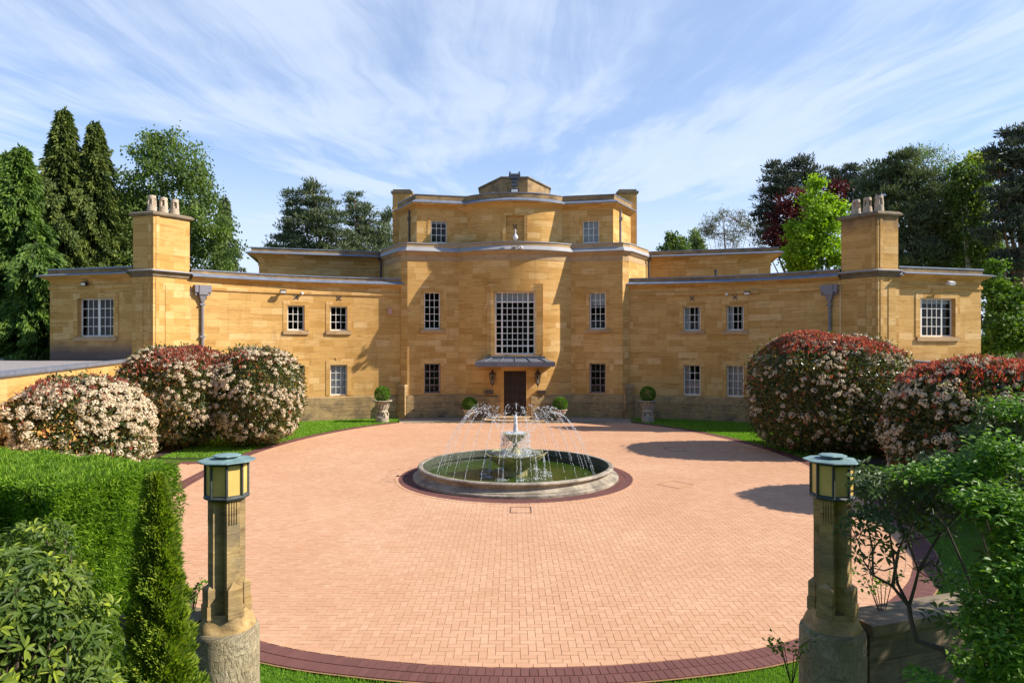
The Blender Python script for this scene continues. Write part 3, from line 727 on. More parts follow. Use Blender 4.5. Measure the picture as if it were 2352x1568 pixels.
# roof lantern on top
lt = MB(); hw = 0.86
poly = [(AX - 0.83, 44), (AX + 0.83, 44), (AX + 2.42, 47.1), (AX + 2.42, 49), (AX - 2.42, 49), (AX - 2.42, 47.1)]
lt.prism(poly, 13.1, 15.15)
lan = lt.build('roof_turret', 'parapet_stone', house)
lc = MB(); lc.sweep(poly, [(0, 15.05), (0.10, 15.13), (0.10, 15.2), (-0.3, 15.22)], closed=True); lc.prism(poly, 15.15, 15.21, bottom=False)
lc.build('coping', 'capstone', lan)
hp = MB()
a = Vector((poly[5][0], poly[5][1], 0)); b = Vector((poly[0][0], poly[0][1], 0)); dd = (b - a).normalized(); nn = Vector((dd.y, -dd.x, 0))
hp.boxf(a + dd * 1.5 + nn * 0.03 + Vector((0, 0, 13.7)), dd * 0.8, -nn * 0.06, Vector((0, 0, 0.75))); hp.build('roof_hatch', 'white_plastic', lan)

# rear chimney stacks beside the second tier
for s in (-1, 1):
    cs = MB(); x0, x1 = sorted((AX + s * 6.85, AX + s * 8.05))
    cs.prism([(x0, 45), (x1, 45), (x1, 46.6), (x0, 46.6)], 9.5, 14.35)
    ch = cs.build('chimney', 'stone', house); ch['label'] = 'square rear stack behind the %s end of the top storey' % ('left' if s < 0 else 'right')
    cc = MB(); cc.prism([(x0 - 0.1, 44.9), (x1 + 0.1, 44.9), (x1 + 0.1, 46.7), (x0 - 0.1, 46.7)], 14.35, 14.5)
    cc.prism([(x0 + 0.02, 45), (x1 - 0.02, 45), (x1 - 0.02, 46.6), (x0 + 0.02, 46.6)], 14.5, 14.62); cc.build('chimney_cap', 'capstone', ch)
    lo = MB(); xa, xb = sorted((AX + s * 6.85, AX + s * 4.6)); lo.prism([(xa, 45.2), (xb, 45.2), (xb, 46.2), (xa, 46.2)], 13.0, 13.95); lo.build('parapet', 'parapet_stone', house)

# ---- wings
def wing(s):
    path = wing_path(s); Lw = plen(path)
    us = {}
    def U(px):
        a = wing_a(px, s); return (a - WA0) * WR if s > 0 else (WA1 - a) * WR
    def zz(px, y): return H - (y - 800) / 1600 * wing_pt(wing_a(px, s), s)[1]
    if s < 0: cols = [(673.7, 713.8), (773.7, 813.8)]
    else: cols = [(1602, 1642), (1703, 1743)]
    opens = []
    for a, b in cols:
        m = (a + b) / 2
        opens.append((U(a), U(b), 5.23, 6.66)); opens.append((U(a), U(b), 1.44, 3.24))
    mb = MB(); ops = wall(mb, path, 0, 7.9, opens, uoff=7 + 40 * s, smooth=True); mb.build('wall', 'stone', house)
    curt = [None, 'lowblind', None, 'full'] if s < 0 else ['sides', 'lowblind', 'sides', 'blind']
    for i, o in enumerate(ops):
        surround(window(o, 3, 3 if i % 2 == 0 else 4, sill=(i % 2 == 0), curtain=curt[i]), o, 0.24, 0.03, i % 2 == 1)
    st = MB(); st.sweep(path, [(0.0, 7.30), (0.07, 7.32), (0.07, 7.47), (0.02, 7.50), (0, 7.50)]); st.build('string_course', 'stone', house)
    co = MB(); co.sweep(path, [(0.0, 7.74), (0.06, 7.80), (0.24, 7.95), (0.26, 7.98)]); co.build('cornice', 'stone', house)
    le = MB(); le.sweep(path, [(0.24, 7.981), (0.30, 7.985), (0.30, 8.02), (0.07, 8.18)]); le.sweep(path, [(0.10, 8.32), (0.10, 8.385), (-0.3, 8.40), (-0.3, 8.1)]); le.build('lead_flashing', 'lead', house)
    pa = MB(); pa.sweep(path, [(0.06, 8.16), (0.06, 8.34)]); pa.build('parapet', 'parapet_stone', house)
    # pierced stone vents over the upper windows
    for o in (ops[0], ops[2]):
        pa_, pb_, d, n, w, z0, z1, dep = o
        vent(pa_, d, n, w / 2, z1 + 0.46)
    # pier with chimney
    E, K, Lp, B = [both(p, s) for p in (PE, PK, PL, PB)]
    quad_ = [Lp, K, E, B] if s < 0 else [E, K, Lp, B]
    pr = MB(); pr.prism(quad_, 0, 7.93)
    c1 = (Vector(K) * 0.0)
    pr.build('pier', 'stone', house)
    pc = MB(); pc.sweep(quad_[:3], [(0.0, 7.82), (0.06, 7.86), (0.06, 7.95), (0.16, 8.05), (0.18, 8.10)]); pc.build('cornice', 'capstone', house)
    pe = MB(); pe.sweep(quad_[:3], [(0.18, 8.101), (0.24, 8.11), (0.24, 8.15), (-0.05, 8.22)]); pe.build('lead_flashing', 'pale_lead', house)
    cen = Vector((sum(p[0] for p in quad_) / 4, sum(p[1] for p in quad_) / 4))
    ins = [tuple(cen + (Vector(p) - cen) * 0.965) for p in quad_]
    cm = MB(); cm.prism(ins, 7.9, 10.86)
    # raised strips beside the front edge
    for (A_, B_, sg) in ((ins[1], ins[2], 1), (ins[1], ins[0], -1)):
        v = (Vector(B_) - Vector(A_)).normalized(); nv = Vector((v.y, -v.x)) * sg
        for q0, q1, zb, zt, base in ((0.13, 0.30, 8.25, 10.84, ins[1]), (0.13, 0.30, 0.3, 7.80, quad_[1]), (0.62, 1.05, 0.3, 7.45, quad_[1])):
            p = Vector(base) + v * q0
            cm.boxf((p.x + nv.x * 0.025, p.y + nv.y * 0.025, zb), (v.x * (q1 - q0), v.y * (q1 - q0), 0), (-nv.x * 0.06, -nv.y * 0.06, 0), (0, 0, zt - zb))
    ch = cm.build('chimney', 'stone_sooty' if s > 0 else 'stone', house); ch['label'] = 'tall stack with three pots on the %s wing' % ('left' if s < 0 else 'right')
    cap = MB()
    cap.sweep(ins, [(0.0, 10.84), (0.10, 10.90), (0.13, 10.93), (0.13, 11.0), (0.02, 11.1)], closed=True); cap.prism([tuple(cen + (Vector(p) - cen) * 1.02) for p in quad_], 11.02, 11.10)
    cap.build('chimney_cap', 'capstone', ch)
    v = (Vector(E) - Vector(K)); mid = (Vector(K) + Vector(Lp)) / 2; 
    p0 = Vector(K) + (Vector(Lp) - Vector(K)) * 0.42
    for k in range(3):
        pot(tuple(p0 + v * (0.2 + 0.30 * k)), 11.08, ch, k * 0.3)
    # end pavilion
    e0 = (PL[0], PL[1] + 0.15); path = [both(e0, s), both(EN, s)]
    if s < 0: path = path[::-1]
    Lq = plen(path); a = [183, 267] if s < 0 else [2156, 2238]
    def Ue(px):
        lo, hi = 0, Lq
        for _ in range(50):
            m = (lo + hi) / 2; p, _d = seg(path, m)
            if 1200 + 1600 * p[0] / p[1] < px: lo = m
            else: hi = m
        return lo
    mb = MB(); ops = wall(mb, path, 0, 7.9, [(Ue(a[0]), Ue(a[1]), 4.84, 6.82, 0.3)], uoff=60 * s)
    back = both((23.6, 41.5), s)
    if s < 0: wall(mb, [back, path[0]], 0, 7.9, uoff=13)
    else: wall(mb, [path[1], back], 0, 7.9, uoff=13)
    mb.build('wall', 'stone_damp' if s < 0 else 'stone', house)
    w = ops[0][4]
    if s < 0: wa = window(ops[0], 6, 4, xs=[w * 0.19, w * 0.335, (w * 0.5, 0.15), w * 0.665, w * 0.81], recess=0.2)
    else: wa = window(ops[0], 6, 4, xs=[(w * 0.13, 0.1), w * 0.30, w * 0.435, w * 0.57, (w * 0.72, 0.1)], recess=0.2, curtain='topthin')
    surround(wa, ops[0], 0.3, 0.035)
    if s < 0: pth = [back, path[0], path[1]]
    else: pth = [path[0], path[1], back]
    st = MB(); st.sweep(pth, [(0.0, 7.30), (0.07, 7.32), (0.07, 7.47), (0.0, 7.50)]); st.build('string_course', 'stone', house)
    co = MB(); co.sweep(pth, [(0.0, 7.70), (0.06, 7.78), (0.36, 7.95), (0.40, 7.98)]); co.build('cornice', 'stone', house)
    le = MB(); le.sweep(pth, [(0.38, 7.981), (0.50, 7.985), (0.50, 8.02), (0.07, 8.13)]); le.sweep(pth, [(0.04, 8.32), (0.10, 8.325), (0.10, 8.395), (-0.3, 8.40), (-0.3, 8.1)]); le.build('lead_flashing', 'lead', house)
    pa2 = MB(); pa2.sweep(pth, [(0.06, 8.11), (0.06, 8.34)]); pa2.build('parapet', 'parapet_stone', house)
    # flat roofs
    ro = MB(); wp = wing_path(s)
    poly = wp + [both(PB, s), both(EN, s), back, both((16.8, 45.5), s), both((8.2, 46.8), s)] if s > 0 else [both(PB, s)] + wp + [both((8.2, 46.8), s), both((16.8, 45.5), s), back, both(EN, s)]
    ro.add([(x, y, 8.08) for x, y in poly], [tuple(range(len(poly)))]); ro.build('roof', 'roof', house)
    # rear higher block with deep eaves
    q = [both((7.6, 46.9), s), both((16.6, 44.3), s), both((18.2, 51.0), s)]
    if s < 0: q = q[::-1]
    mr = MB(); wall(mr, q[:2], 0, 9.9, uoff=4); wall(mr, q[1:], 0, 9.9, uoff=19); mr.build('wall', 'stone', house)
    st = MB(); st.sweep(q, [(0, 9.5), (0.05, 9.52), (0.05, 9.64), (0, 9.66)]); st.build('string_course', 'stone', house)
    ev = MB(); ev.sweep(q, [(0.0, 9.72), (0.08, 9.95), (0.30, 10.15), (0.66, 10.24)]); ev.build('eaves', 'stone', house)
    le = MB(); le.sweep(q, [(0.66, 10.241), (0.72, 10.245), (0.72, 10.29), (0.42, 10.42)]); le.sweep(q, [(0.40, 10.60), (0.46, 10.605), (0.46, 10.66), (-0.3, 10.67), (-0.3, 10.3)]); le.build('lead_flashing', 'lead', house)
    pa3 = MB(); pa3.sweep(q, [(0.42, 10.40), (0.42, 10.62)]); pa3.build('parapet', 'parapet_stone', house)
    ro = MB(); pq = q + ([both((7.6, 51), s)] if s > 0 else [both((7.6, 51), s)]); ro.add([(x, y, 10.35) for x, y in pq], [tuple(range(4))]); ro.build('roof', 'roof', house)
    # hopper and downpipe near the pier
    a = wing_a(473 if s < 0 else 1946, s); px_, py_ = wing_pt(a, s, WR - 0.09); tx, ty = (math.cos(a) * s, -math.sin(a))
    T = Vector((tx, ty, 0)); Nn = Vector((-math.sin(a) * s, -math.cos(a), 0)); P = Vector((px_, py_, 0))
    dp = MB(); dp.tube([P + Vector((0, 0, 0)), P + Vector((0, 0, 6.75))], [0.075, 0.075], 10)
    for z in (1.2, 3.0, 4.8, 6.5): dp.boxf(P - T * 0.13 + Nn * 0.09 + Vector((0, 0, z)), T * 0.26, -Nn * 0.18, Vector((0, 0, 0.1)))
    dpo = dp.build('downpipe', 'pipe', house)
    ho = MB(); ho.boxf(P - T * 0.42 + Nn * 0.16 + Vector((0, 0, 7.18)), T * 0.84, -Nn * 0.25, Vector((0, 0, 0.38)))
    ho.boxf(P - T * 0.22 + Nn * 0.2 + Vector((0, 0, 7.05)), T * 0.44, -Nn * 0.28, Vector((0, 0, 0.5)))
    b0 = [P + T * k * 0.2 + Nn * (0.15 if j else -0.05) + Vector((0, 0, 7.05)) for k, j in ((-1, 1), (1, 1), (1, 0), (-1, 0))]
    b1 = [P + T * k * 0.08 + Nn * (0.09 if j else -0.05) + Vector((0, 0, 6.68)) for k, j in ((-1, 1), (1, 1), (1, 0), (-1, 0))]
    ho.add(b0 + b1, [(0, 1, 5, 4), (1, 2, 6, 5), (2, 3, 7, 6), (3, 0, 4, 7), (4, 5, 6, 7)])
    for k in (-0.36, -0.26, 0.26, 0.36): ho.boxf(P + T * (k - 0.025) + Nn * 0.1 + Vector((0, 0, 7.0)), T * 0.05, -Nn * 0.05, Vector((0, 0, 0.2)))
    ho.build('hopper', 'pipe', dpo)

def vent(pa, d, n, u, z, r=0.135):
    """pierced square stone vent"""
    D = Vector((d[0], d[1], 0)); Nn = Vector((n[0], n[1], 0)); o = Vector((pa[0], pa[1], z)) + D * u + Nn * 0.012
    m = MB()
    k = r / 0.17
    def b(u0, u1, v0, v1): m.boxf(o + D * u0 * k + Vector((0, 0, v0 * k)), D * (u1 - u0) * k, -Nn * 0.012, Vector((0, 0, (v1 - v0) * k)))
    b(-0.03, 0.03, -0.12, 0.12); b(-0.12, -0.035, -0.03, 0.03); b(0.035, 0.12, -0.03, 0.03)
    for sx in (-1, 1):
        for sz in (-1, 1):
            x0, x1 = sorted((sx * 0.17, sx * 0.08)); z0_, z1_ = sorted((sz * 0.17, sz * 0.11)); b(x0, x1, z0_, z1_)
            x0, x1 = sorted((sx * 0.17, sx * 0.12)); z0_, z1_ = sorted((sz * 0.105, sz * 0.06)); b(x0, x1, z0_, z1_)
    return m.build('vent_grille', 'black_plastic', house)

def pot(p, z, parent, rot):
    m = MB(); x, y = p
    m.lathe(p, [(0.235, z), (0.225, z + 0.12), (0.20, z + 0.40)], 20)
    for k in range(4):
        a = rot + math.pi / 4 + k * math.pi / 2
        v = Vector((math.cos(a), math.sin(a), 0)); t = Vector((-v.y, v.x, 0)); o = Vector((x, y, z + 0.38))
        b0 = o + v * 0.205; b1 = o + v * 0.175 + Vector((0, 0, 0.34))
        vs = []
        for q, wd in ((b0, 0.075), (b1, 0.065)):
            vs += [q - t * wd, q + t * wd, q + t * wd - v * 0.07, q - t * wd - v * 0.07]
        m.add(vs, [(0, 1, 5, 4), (1, 2, 6, 5), (2, 3, 7, 6), (3, 0, 4, 7)])
    m.lathe(p, [(0.14, z + 0.70), (0.19, z + 0.70), (0.185, z + 0.80), (0.165, z + 0.86), (0.12, z + 0.86), (0.12, z + 0.75)], 20, cap=False)
    m.lathe(p, [(0.12, z + 0.3), (0.12, z + 0.5)], 14)
    m.build('chimney_pot', 'terracotta', parent)

wing(-1); wing(1)
pa, pb, d, n, w, z0, z1, dep = nops[0]
vent((pa[0] - n[0] * dep, pa[1] - n[1] * dep), d, n, w / 2, 11.5)

# canopy above the door
cn = MB(); ye, yb = 38.85, 40.3; xe, xb = 2.25, 1.75
ze, zb = 3.42, 3.61
cn.add([(AX - xe, ye, ze), (AX + xe, ye, ze), (AX + xb, yb - 0.3, zb), (AX - xb, yb - 0.3, zb), (AX - xe, yb + 0.6, ze), (AX + xe, yb + 0.6, ze)],
       [(0, 1, 2, 3), (4, 0, 3), (1, 5, 2)])
cn.box(AX - xe - 0.03, AX + xe + 0.03, ye - 0.04, ye + 0.04, 3.20, 3.44); cn.box(AX - xe - 0.03, AX - xe + 0.05, ye + 0.04, yb + 0.6, 3.20, 3.44); cn.box(AX + xe - 0.05, AX + xe + 0.03, ye + 0.04, yb + 0.6, 3.20, 3.44)
cn.box(AX - xe, AX + xe, ye, yb + 0.4, 3.28, 3.30)
cn.box(AX - xb, AX + xb, yb - 0.36, yb - 0.05, zb - 0.06, zb + 0.12)
for k in range(5):
    x0 = AX + (-1.0 + 0.5 * k) * xe * 0.78; x1 = AX + (-1.0 + 0.5 * k) * xb * 0.78
    cn.tube([(x0, ye, ze + 0.02), (x1, yb - 0.34, zb + 0.02)], [0.035, 0.035], 6)
for k in range(46): cn.box(AX - xe + k * 0.0985, AX - xe + k * 0.0985 + 0.055, ye - 0.035, ye - 0.01, 3.14, 3.2)
can = cn.build('canopy', 'dark_lead', house); can['label'] = 'lead roofed canopy over the front door'

# downpipes on the centre
dp = MB()
for s, x, y, z0_, z1_ in ((-1, 6.55, 42.35, 10.2, 12.8), (1, 6.55, 42.35, 10.2, 12.8)):
    m = MB(); X = AX + s * x; m.tube([(X, y, z0_), (X, y, z1_)], [0.07, 0.07], 8); m.box(X - 0.11, X + 0.11, y - 0.1, y + 0.1, 12.1, 12.3); m.build('downpipe', 'iron' if s < 0 else 'pipe', house)
for s in (-1, 1):
    m = MB(); X = AX + s * 8.55; m.tube([(X, 43.6, 8.1), (X, 43.6, 9.7), (X + s * 0.1, 43.45, 9.9), (X + s * 0.1, 43.45, 10.2)], [0.08] * 4, 8); m.build('downpipe', 'iron', house)

# ---- flat roofed annexes at both sides
def annexe(s):
    r = empty('garden_wing', (AX + s * 17.5, 26, 0), 'low flat roofed stone wing running forward along the %s side of the forecourt' % ('left' if s < 0 else 'right'), 'building')
    a = both((19.25, 34.2), s); dirv = Vector((-4.33, -14.59)).normalized(); Lx = 24.0
    b = both((19.25 + dirv.x * Lx, 34.2 + dirv.y * Lx), s); b2 = both((19.25 + dirv.x * Lx + 7, 34.2 + dirv.y * Lx - 2), s); a2 = both((26.5, 35.0), s)
    path = [b, a] if s < 0 else [a, b]
    mb = MB()
    opens = []
    if s < 0: u = plen(path); opens = [(u - 15.3, u - 14.05, 0.05, 2.3, 0.3)] 
    ops = wall(mb, path, 0, 3.62, opens, uoff=11 * s)
    if s < 0: wall(mb, [b2, b], 0, 3.62); wall(mb, [a2, b2], 0, 3.62)
    else: wall(mb, [b, b2], 0, 3.62); wall(mb, [b2, a2], 0, 3.62)
    w_ = mb.build('wall', 'stone', r)
    q = [a2, b2, b, a] if s < 0 else [a, b, b2, a2]
    le = MB(); le.sweep(q, [(0.0, 3.50), (0.08, 3.56), (0.10, 3.60), (0.10, 3.72), (-0.22, 3.73), (-0.22, 3.60)]); le.build('lead_edging', 'lead', r)
    ro = MB(); ro.add([(x, y, 3.63) for x, y in q], [(0, 1, 2, 3)]); ro.build('roof', 'gravel', r)
    pl_ = MB(); pl_.sweep(path, [(0.05, 0), (0.05, 0.7), (0, 0.75)]); 
    if s > 0: pl_.build('plinth', 'plinth', r)
    if s < 0:
        pa, pb, d, n, w, z0, z1, dep = ops[0]; D = Vector((d[0], d[1], 0)); Nn = Vector((n[0], n[1], 0)); O = Vector((pa[0], pa[1], 0)) - Nn * 0.18
        dm = MB(); dm.boxf(O + Vector((0, 0, z0)), D * w, -Nn * 0.07, Vector((0, 0, z1 - z0)))
        for u0, u1 in ((0, 0.1), (w - 0.1, w), (w / 2 - 0.05, w / 2 + 0.05)): dm.boxf(O + D * u0 + Nn * 0.04 + Vector((0, 0, z0)), D * (u1 - u0), -Nn * 0.06, Vector((0, 0, z1 - z0)))
        dr = dm.build('door', 'oak', r); dr['label'] = 'honey oak door with oval lights'
        for uc in (w * 0.27, w * 0.73):
            g = MB(); g.add([O + Nn * 0.012 + D * (uc + 0.15 * math.cos(t)) + Vector((0, 0, 1.5 + 0.38 * math.sin(t))) for t in np.linspace(0, 2 * math.pi, 25)[:-1]], [tuple(range(24))]); g.build('oval_light', 'black_plastic', dr)
        fr_ = MB()
        for u0, u1, zz0, zz1 in ((-0.3, 0, 0, 2.3), (w, w + 0.3, 0, 2.3), (-0.3, w + 0.3, 2.3, 2.65)):
            q0 = Vector((pa[0], pa[1], 0)) + D * u0 + Nn * 0.04; fr_.boxf(q0 + Vector((0, 0, zz0)), D * (u1 - u0), -Nn * 0.08, Vector((0, 0, zz1 - zz0)))
        fr_.build('door_surround', 'pale_stone', r)
    if s > 0:
        for x, y, rr in ((PX(2228, 31.0) , 31.0, 1.05), (PX(2345, 27.0), 27.0, 0.9)):
            m = MB(); m.lathe((x, y), [(rr * 0.8, 3.63), (rr * 0.8, 3.72), (rr, 3.73), (rr, 3.76), (rr * 0.3, 3.86), (0.01, 3.87)], 8, smooth=False); m.build('copper_rooflight', 'copper', r)
    else:
        m = MB(); m.boxf((b[0] - 7.2, b[1] + 8, 3.635), (3.2, 0.3, 0), (-0.2, 2.4, 0), (0, 0, 0.07)); m.build('lead_upstand', 'lead', r)
annexe(-1); annexe(1)

# ------------------------------------------------------------------ small fittings on the house
def wall_lantern(x, y, label):
    r = empty('wall_lantern', (x, y, 2.4), label, 'lantern', 'lanterns beside the front door')
    m = MB(); m.tube([(x, y + 0.25, 2.62), (x, y + 0.02, 2.85), (x, y, 2.98), (x, y, 2.88)], [0.025] * 4, 6); m.box(x - 0.05, x + 0.05, y + 0.2, y + 0.4, 2.25, 2.8); m.build('bracket', 'iron', r)
    c = MB(); c.lathe((x, y), [(0.02, 2.95), (0.06, 2.88), (0.10, 2.80), (0.21, 2.70), (0.20, 2.66)], 6, smooth=False)
    for k in range(6):
        a = k * math.pi / 3
        c.tube([(x + 0.19 * math.cos(a), y + 0.19 * math.sin(a), 2.67), (x + 0.10 * math.cos(a), y + 0.10 * math.sin(a), 2.14)], [0.014, 0.012], 5)
    c.lathe((x, y), [(0.11, 2.16), (0.11, 2.12), (0.04, 2.04), (0.02, 1.94), (0.0, 1.90)], 6, smooth=False); c.build('cage', 'iron', r)
    g = MB(); g.lathe((x, y), [(0.165, 2.65), (0.09, 2.16)], 6, smooth=False); g.build('lantern_glass', 'glass', r)
    b = MB()
    for dx in (-0.03, 0.03): b.tube([(x + dx, y, 2.16), (x + dx, y, 2.38)], [0.012, 0.010], 6)
    b.build('candle', 'white_plastic', r)
wall_lantern(AX - 1.33, 39.9, 'bronze lantern on the wall to the left of the dark front door')
wall_lantern(AX + 1.33, 39.9, 'bronze lantern on the wall to the right of the dark front door')
for s in (-1, 1):
    m = MB(); m.box(AX + s * 1.55 - 0.25, AX + s * 1.55 + 0.25, 40.14, 40.40, 1.50, 1.72)
    tag(m.build('letter_slot', 'iron'), 'small dark plaque set in the stone to the %s of the front door' % ('left' if s < 0 else 'right'), 'plaque', 'plaques beside the front door')

def floodlight(p, yaw, label, mat='black_plastic', sz=0.26, roof=False):
    r = empty('floodlight', p, label, 'floodlight', 'floodlights on the house'); c, sn = math.cos(yaw), math.sin(yaw)
    D = Vector((c, sn, 0)); Nn = Vector((sn, -c, 0)); o = Vector(p)
    m = MB(); m.boxf(o - D * 0.05 + Vector((0, 0, -0.05)), D * 0.1, Nn * 0.22, Vector((0, 0, 0.1))); m.build('bracket', mat, r)
    h = MB(); h.boxf(o - D * sz / 2 + Nn * 0.2 + Vector((0, 0, -0.02)), D * sz, Nn * 0.17 + Vector((0, 0, -0.07)), Vector((0, 0, 0.15)) + Nn * 0.05); h.build('housing', mat, r)
    g = MB(); q = o - D * (sz / 2 - 0.02) + Nn * 0.376 + Vector((0, 0, -0.075)); up = Vector((0, 0, 0.12)) + Nn * 0.04
    g.add([q, q + D * (sz - 0.04), q + D * (sz - 0.04) + up, q + up], [(0, 1, 2, 3)]); g.build('lens', 'lamp_glass' if False else 'paint', r)
def on_wing(px, s, off=0.0): 
    a = wing_a(px, s); p = wing_pt(a, s, WR - off); return p, (a if s < 0 else -a)
p, y = on_wing(660, -1, 0.05); floodlight((p[0], p[1], 7.38), y, 'black floodlight under the eaves of the left wing', sz=0.34)
p, y = on_wing(1754, 1, 0.05); floodlight((p[0], p[1], 7.30), y, 'round black floodlight under the eaves of the right wing', sz=0.34)
p = (PX(207, 35.4), 35.35, 7.55); floodlight(p, rad(-16), 'dark floodlight above the window left of the left chimney', sz=0.3)
p = (PX(2170, 35.2), 35.1, 7.55); floodlight(p, rad(16), 'white floodlight above the window right of the right chimney', 'white_plastic', sz=0.36)
floodlight((AX + 0.0, 39.9, 10.12), 0, 'bronze floodlight on the middle parapet above the tall window', 'iron', sz=0.42)
def dome_sensor(p, label, yaw=0.0):
    m = MB(); x, y, z = p
    m.tube([(x, y + 0.12, z + 0.03), (x, y, z)], [0.035, 0.04], 8); m.lathe((x, y), [(0.03, z + 0.07), (0.085, z + 0.03), (0.09, z - 0.02), (0.06, z - 0.075), (0.01, z - 0.095)], 12)
    tag(m.build('motion_sensor', 'white_plastic'), label, 'sensor', 'white motion sensors')
p, y = on_wing(707, -1, 0.12); dome_sensor((p[0], p[1], 7.35), 'small white sensor beside the floodlight on the left wing')
p, y = on_wing(1704, 1, 0.12); dome_sensor((p[0], p[1], 7.30), 'small white sensor beside the floodlight on the right wing')
dome_sensor((AX + 0.36, 39.75, 10.08), 'small white sensor next to the bronze floodlight on the middle parapet')
m = MB(); x, y, z = AX + 0.02, 39.75, 10.5
m.tube([(x, y, z + 0.26), (x, y, z + 0.62)], [0.035, 0.04], 8)
m.lathe((x, y), [(0.04, z + 0.34), (0.08, z + 0.32), (0.15, z + 0.17), (0.15, z + 0.12), (0.10, z + 0.04), (0.02, z)], 16)
m.lathe((x, y), [(0.05, z - 0.02), (0.03, z + 0.1)], 8); tag(m.build('dome_camera', 'white_plastic'), 'white dome security camera standing on the middle parapet', 'camera')
p, y = on_wing(914, -1, 0.0); m = MB(); c, sn = math.cos(y), math.sin(y)
m.boxf((p[0] - c * 0.13, p[1] - sn * 0.13, 6.20), (c * 0.26, sn * 0.26, 0), (sn * 0.12, -c * 0.12, 0), (0, 0, 0.40)); tag(m.build('alarm_box', 'alarm'), 'faded red alarm box high on the left wing', 'alarm box')
# lead lamp tower on the very top
r = empty('roof_lamp', (AX - 0.02, 42.9, 13.5), 'grey metal lamp stand with a floodlight in front of the roof turret', 'lamp')
m = MB(); x, y = AX - 0.02, 42.9
m.tube([(x, y, 13.2), (x, y, 14.95)], [0.07, 0.06], 8)
for z, wd, h_ in ((14.35, 0.2, 0.12), (14.55, 0.17, 0.2), (14.8, 0.3, 0.22), (14.98, 0.36, 0.1)): m.box(x - wd, x + wd, y - wd * 0.7, y + wd * 0.7, z, z + h_)
m.box(x - 0.34, x - 0.24, y - 0.2, y + 0.2, 15.08, 15.22); m.box(x + 0.24, x + 0.34, y - 0.2, y + 0.2, 15.08, 15.22); m.build('stand', 'dark_lead', r)
m = MB(); m.box(x - 0.29, x + 0.29, y - 0.75, y - 0.5, 13.45, 14.05); m.box(x - 0.06, x + 0.06, y - 0.5, y, 13.7, 13.8); m.build('lamp_head', 'black_plastic', r)
m = MB(); m.box(x - 0.2, x + 0.2, y - 0.775, y - 0.755, 13.62, 13.98); m.build('lens', 'paint', r)
m = MB(); p, _ = on_wing(1673, 1, -0.7); m.tube([(p[0], p[1], 8.1), (p[0], p[1], 8.72)], [0.07, 0.07], 8); m.tube([(p[0], p[1], 8.72), (p[0], p[1], 8.80)], [0.10, 0.10], 8)
tag(m.build('vent_pipe', 'black_plastic'), 'short black vent pipe on the right wing roof', 'pipe')

# ------------------------------------------------------------------ ground, court, terrace
HALF = [(0, 2.088), (.45, 2.135), (.87, 2.27), (1.40, 2.62), (1.78, 3.1), (2.06, 3.8), (2.24, 4.5), (2.32, 5.2), (2.34, 5.8), (2.27, 6.5), (2.07, 7.25), (1.78, 7.88), (1.42, 8.37)]
def spline(pts, per=24):
    P = [np.array(p) for p in pts]; out = []
    P = [2 * P[0] - P[1] if False else np.array((-P[1][0], P[1][1]))] + P + [2 * P[-1] - P[-2]]
    for i in range(1, len(P) - 2):
        for k in range(per):
            t = k / per; a, b, c, d = P[i - 1], P[i], P[i + 1], P[i + 2]
            out.append(tuple(0.5 * ((2 * b) + (-a + c) * t + (2 * a - 5 * b + 4 * c - d) * t * t + (-a + 3 * b - 3 * c + d) * t ** 3)))
    out.append(tuple(P[-2])); return out
right_edge = [(AX + x * H, y * H) for x, y in spline(HALF)]
left_edge = [(2 * AX - x, y) for x, y in right_edge]
oval = left_edge[::-1] + right_edge[1:]          # from far left, round the near side, to far right

def resample(path, step):
    P = np.array(path); d = np.linalg.norm(np.diff(P, axis=0), axis=1); cum = np.concatenate([[0], np.cumsum(d)])
    n = int(cum[-1] / step); t = np.linspace(0, cum[-1], n + 1)
    return np.stack([np.interp(t, cum, P[:, 0]), np.interp(t, cum, P[:, 1])], 1)

def inside(px, py, poly):
    P = np.array(poly); r = np.zeros(len(px), bool)
    for (x0, y0), (x1, y1) in zip(P, np.roll(P, -1, axis=0)):
        if y0 == y1: continue
        c = ((y0 > py) != (y1 > py)) & (px < (x1 - x0) * (py - y0) / (y1 - y0) + x0); r ^= c
    return r

g = MB()
g.add([(-400, -60, -0.03), (400, -60, -0.03), (400, 600, -0.03), (-400, 600, -0.03)], [(0, 1, 2, 3)])
tag(g.build('lawn', 'lawn'), 'green lawn around the forecourt and house', 'lawn', kind='structure')
base_poly = [(x, y) for x, y in resample(oval, 0.25)]
g = MB(); g.add([(x, y, 0.0) for x, y in base_poly], [tuple(range(len(base_poly)))])
drive = [(AX - 16.2, 20.0), (AX - 9.6, 19.0), (AX - 9.6, 25.6), (AX - 16.2, 25.6)]
g.add([(x, y, -0.004) for x, y in drive], [(0, 1, 2, 3)])
gb = g.build('forecourt_base', 'joint'); tag(gb, 'sandy bed showing in the joints of the forecourt pavers', 'paving', kind='structure')
U_ = 0.122
ix, iy = np.meshgrid(np.arange(-135, 100), np.arange(70, 330)); ix = ix.ravel(); iy = iy.ravel(); kk = (ix - iy) % 4
hz = kk == 0; vt = kk == 3
cx = np.concatenate([(ix[hz] + 1.0) * U_, (ix[vt] + 0.5) * U_]); cy = np.concatenate([(iy[hz] + 0.5) * U_, (iy[vt] + 1.0) * U_])
hor = np.concatenate([np.ones(hz.sum(), bool), np.zeros(vt.sum(), bool)])
ok = inside(cx, cy, base_poly) | inside(cx, cy, drive)
FC = (AX - 0.06, 23.3)
ok &= np.hypot(cx - FC[0], cy - FC[1]) > 3.8
cx, cy, hor = cx[ok], cy[ok], hor[ok]; n = len(cx)
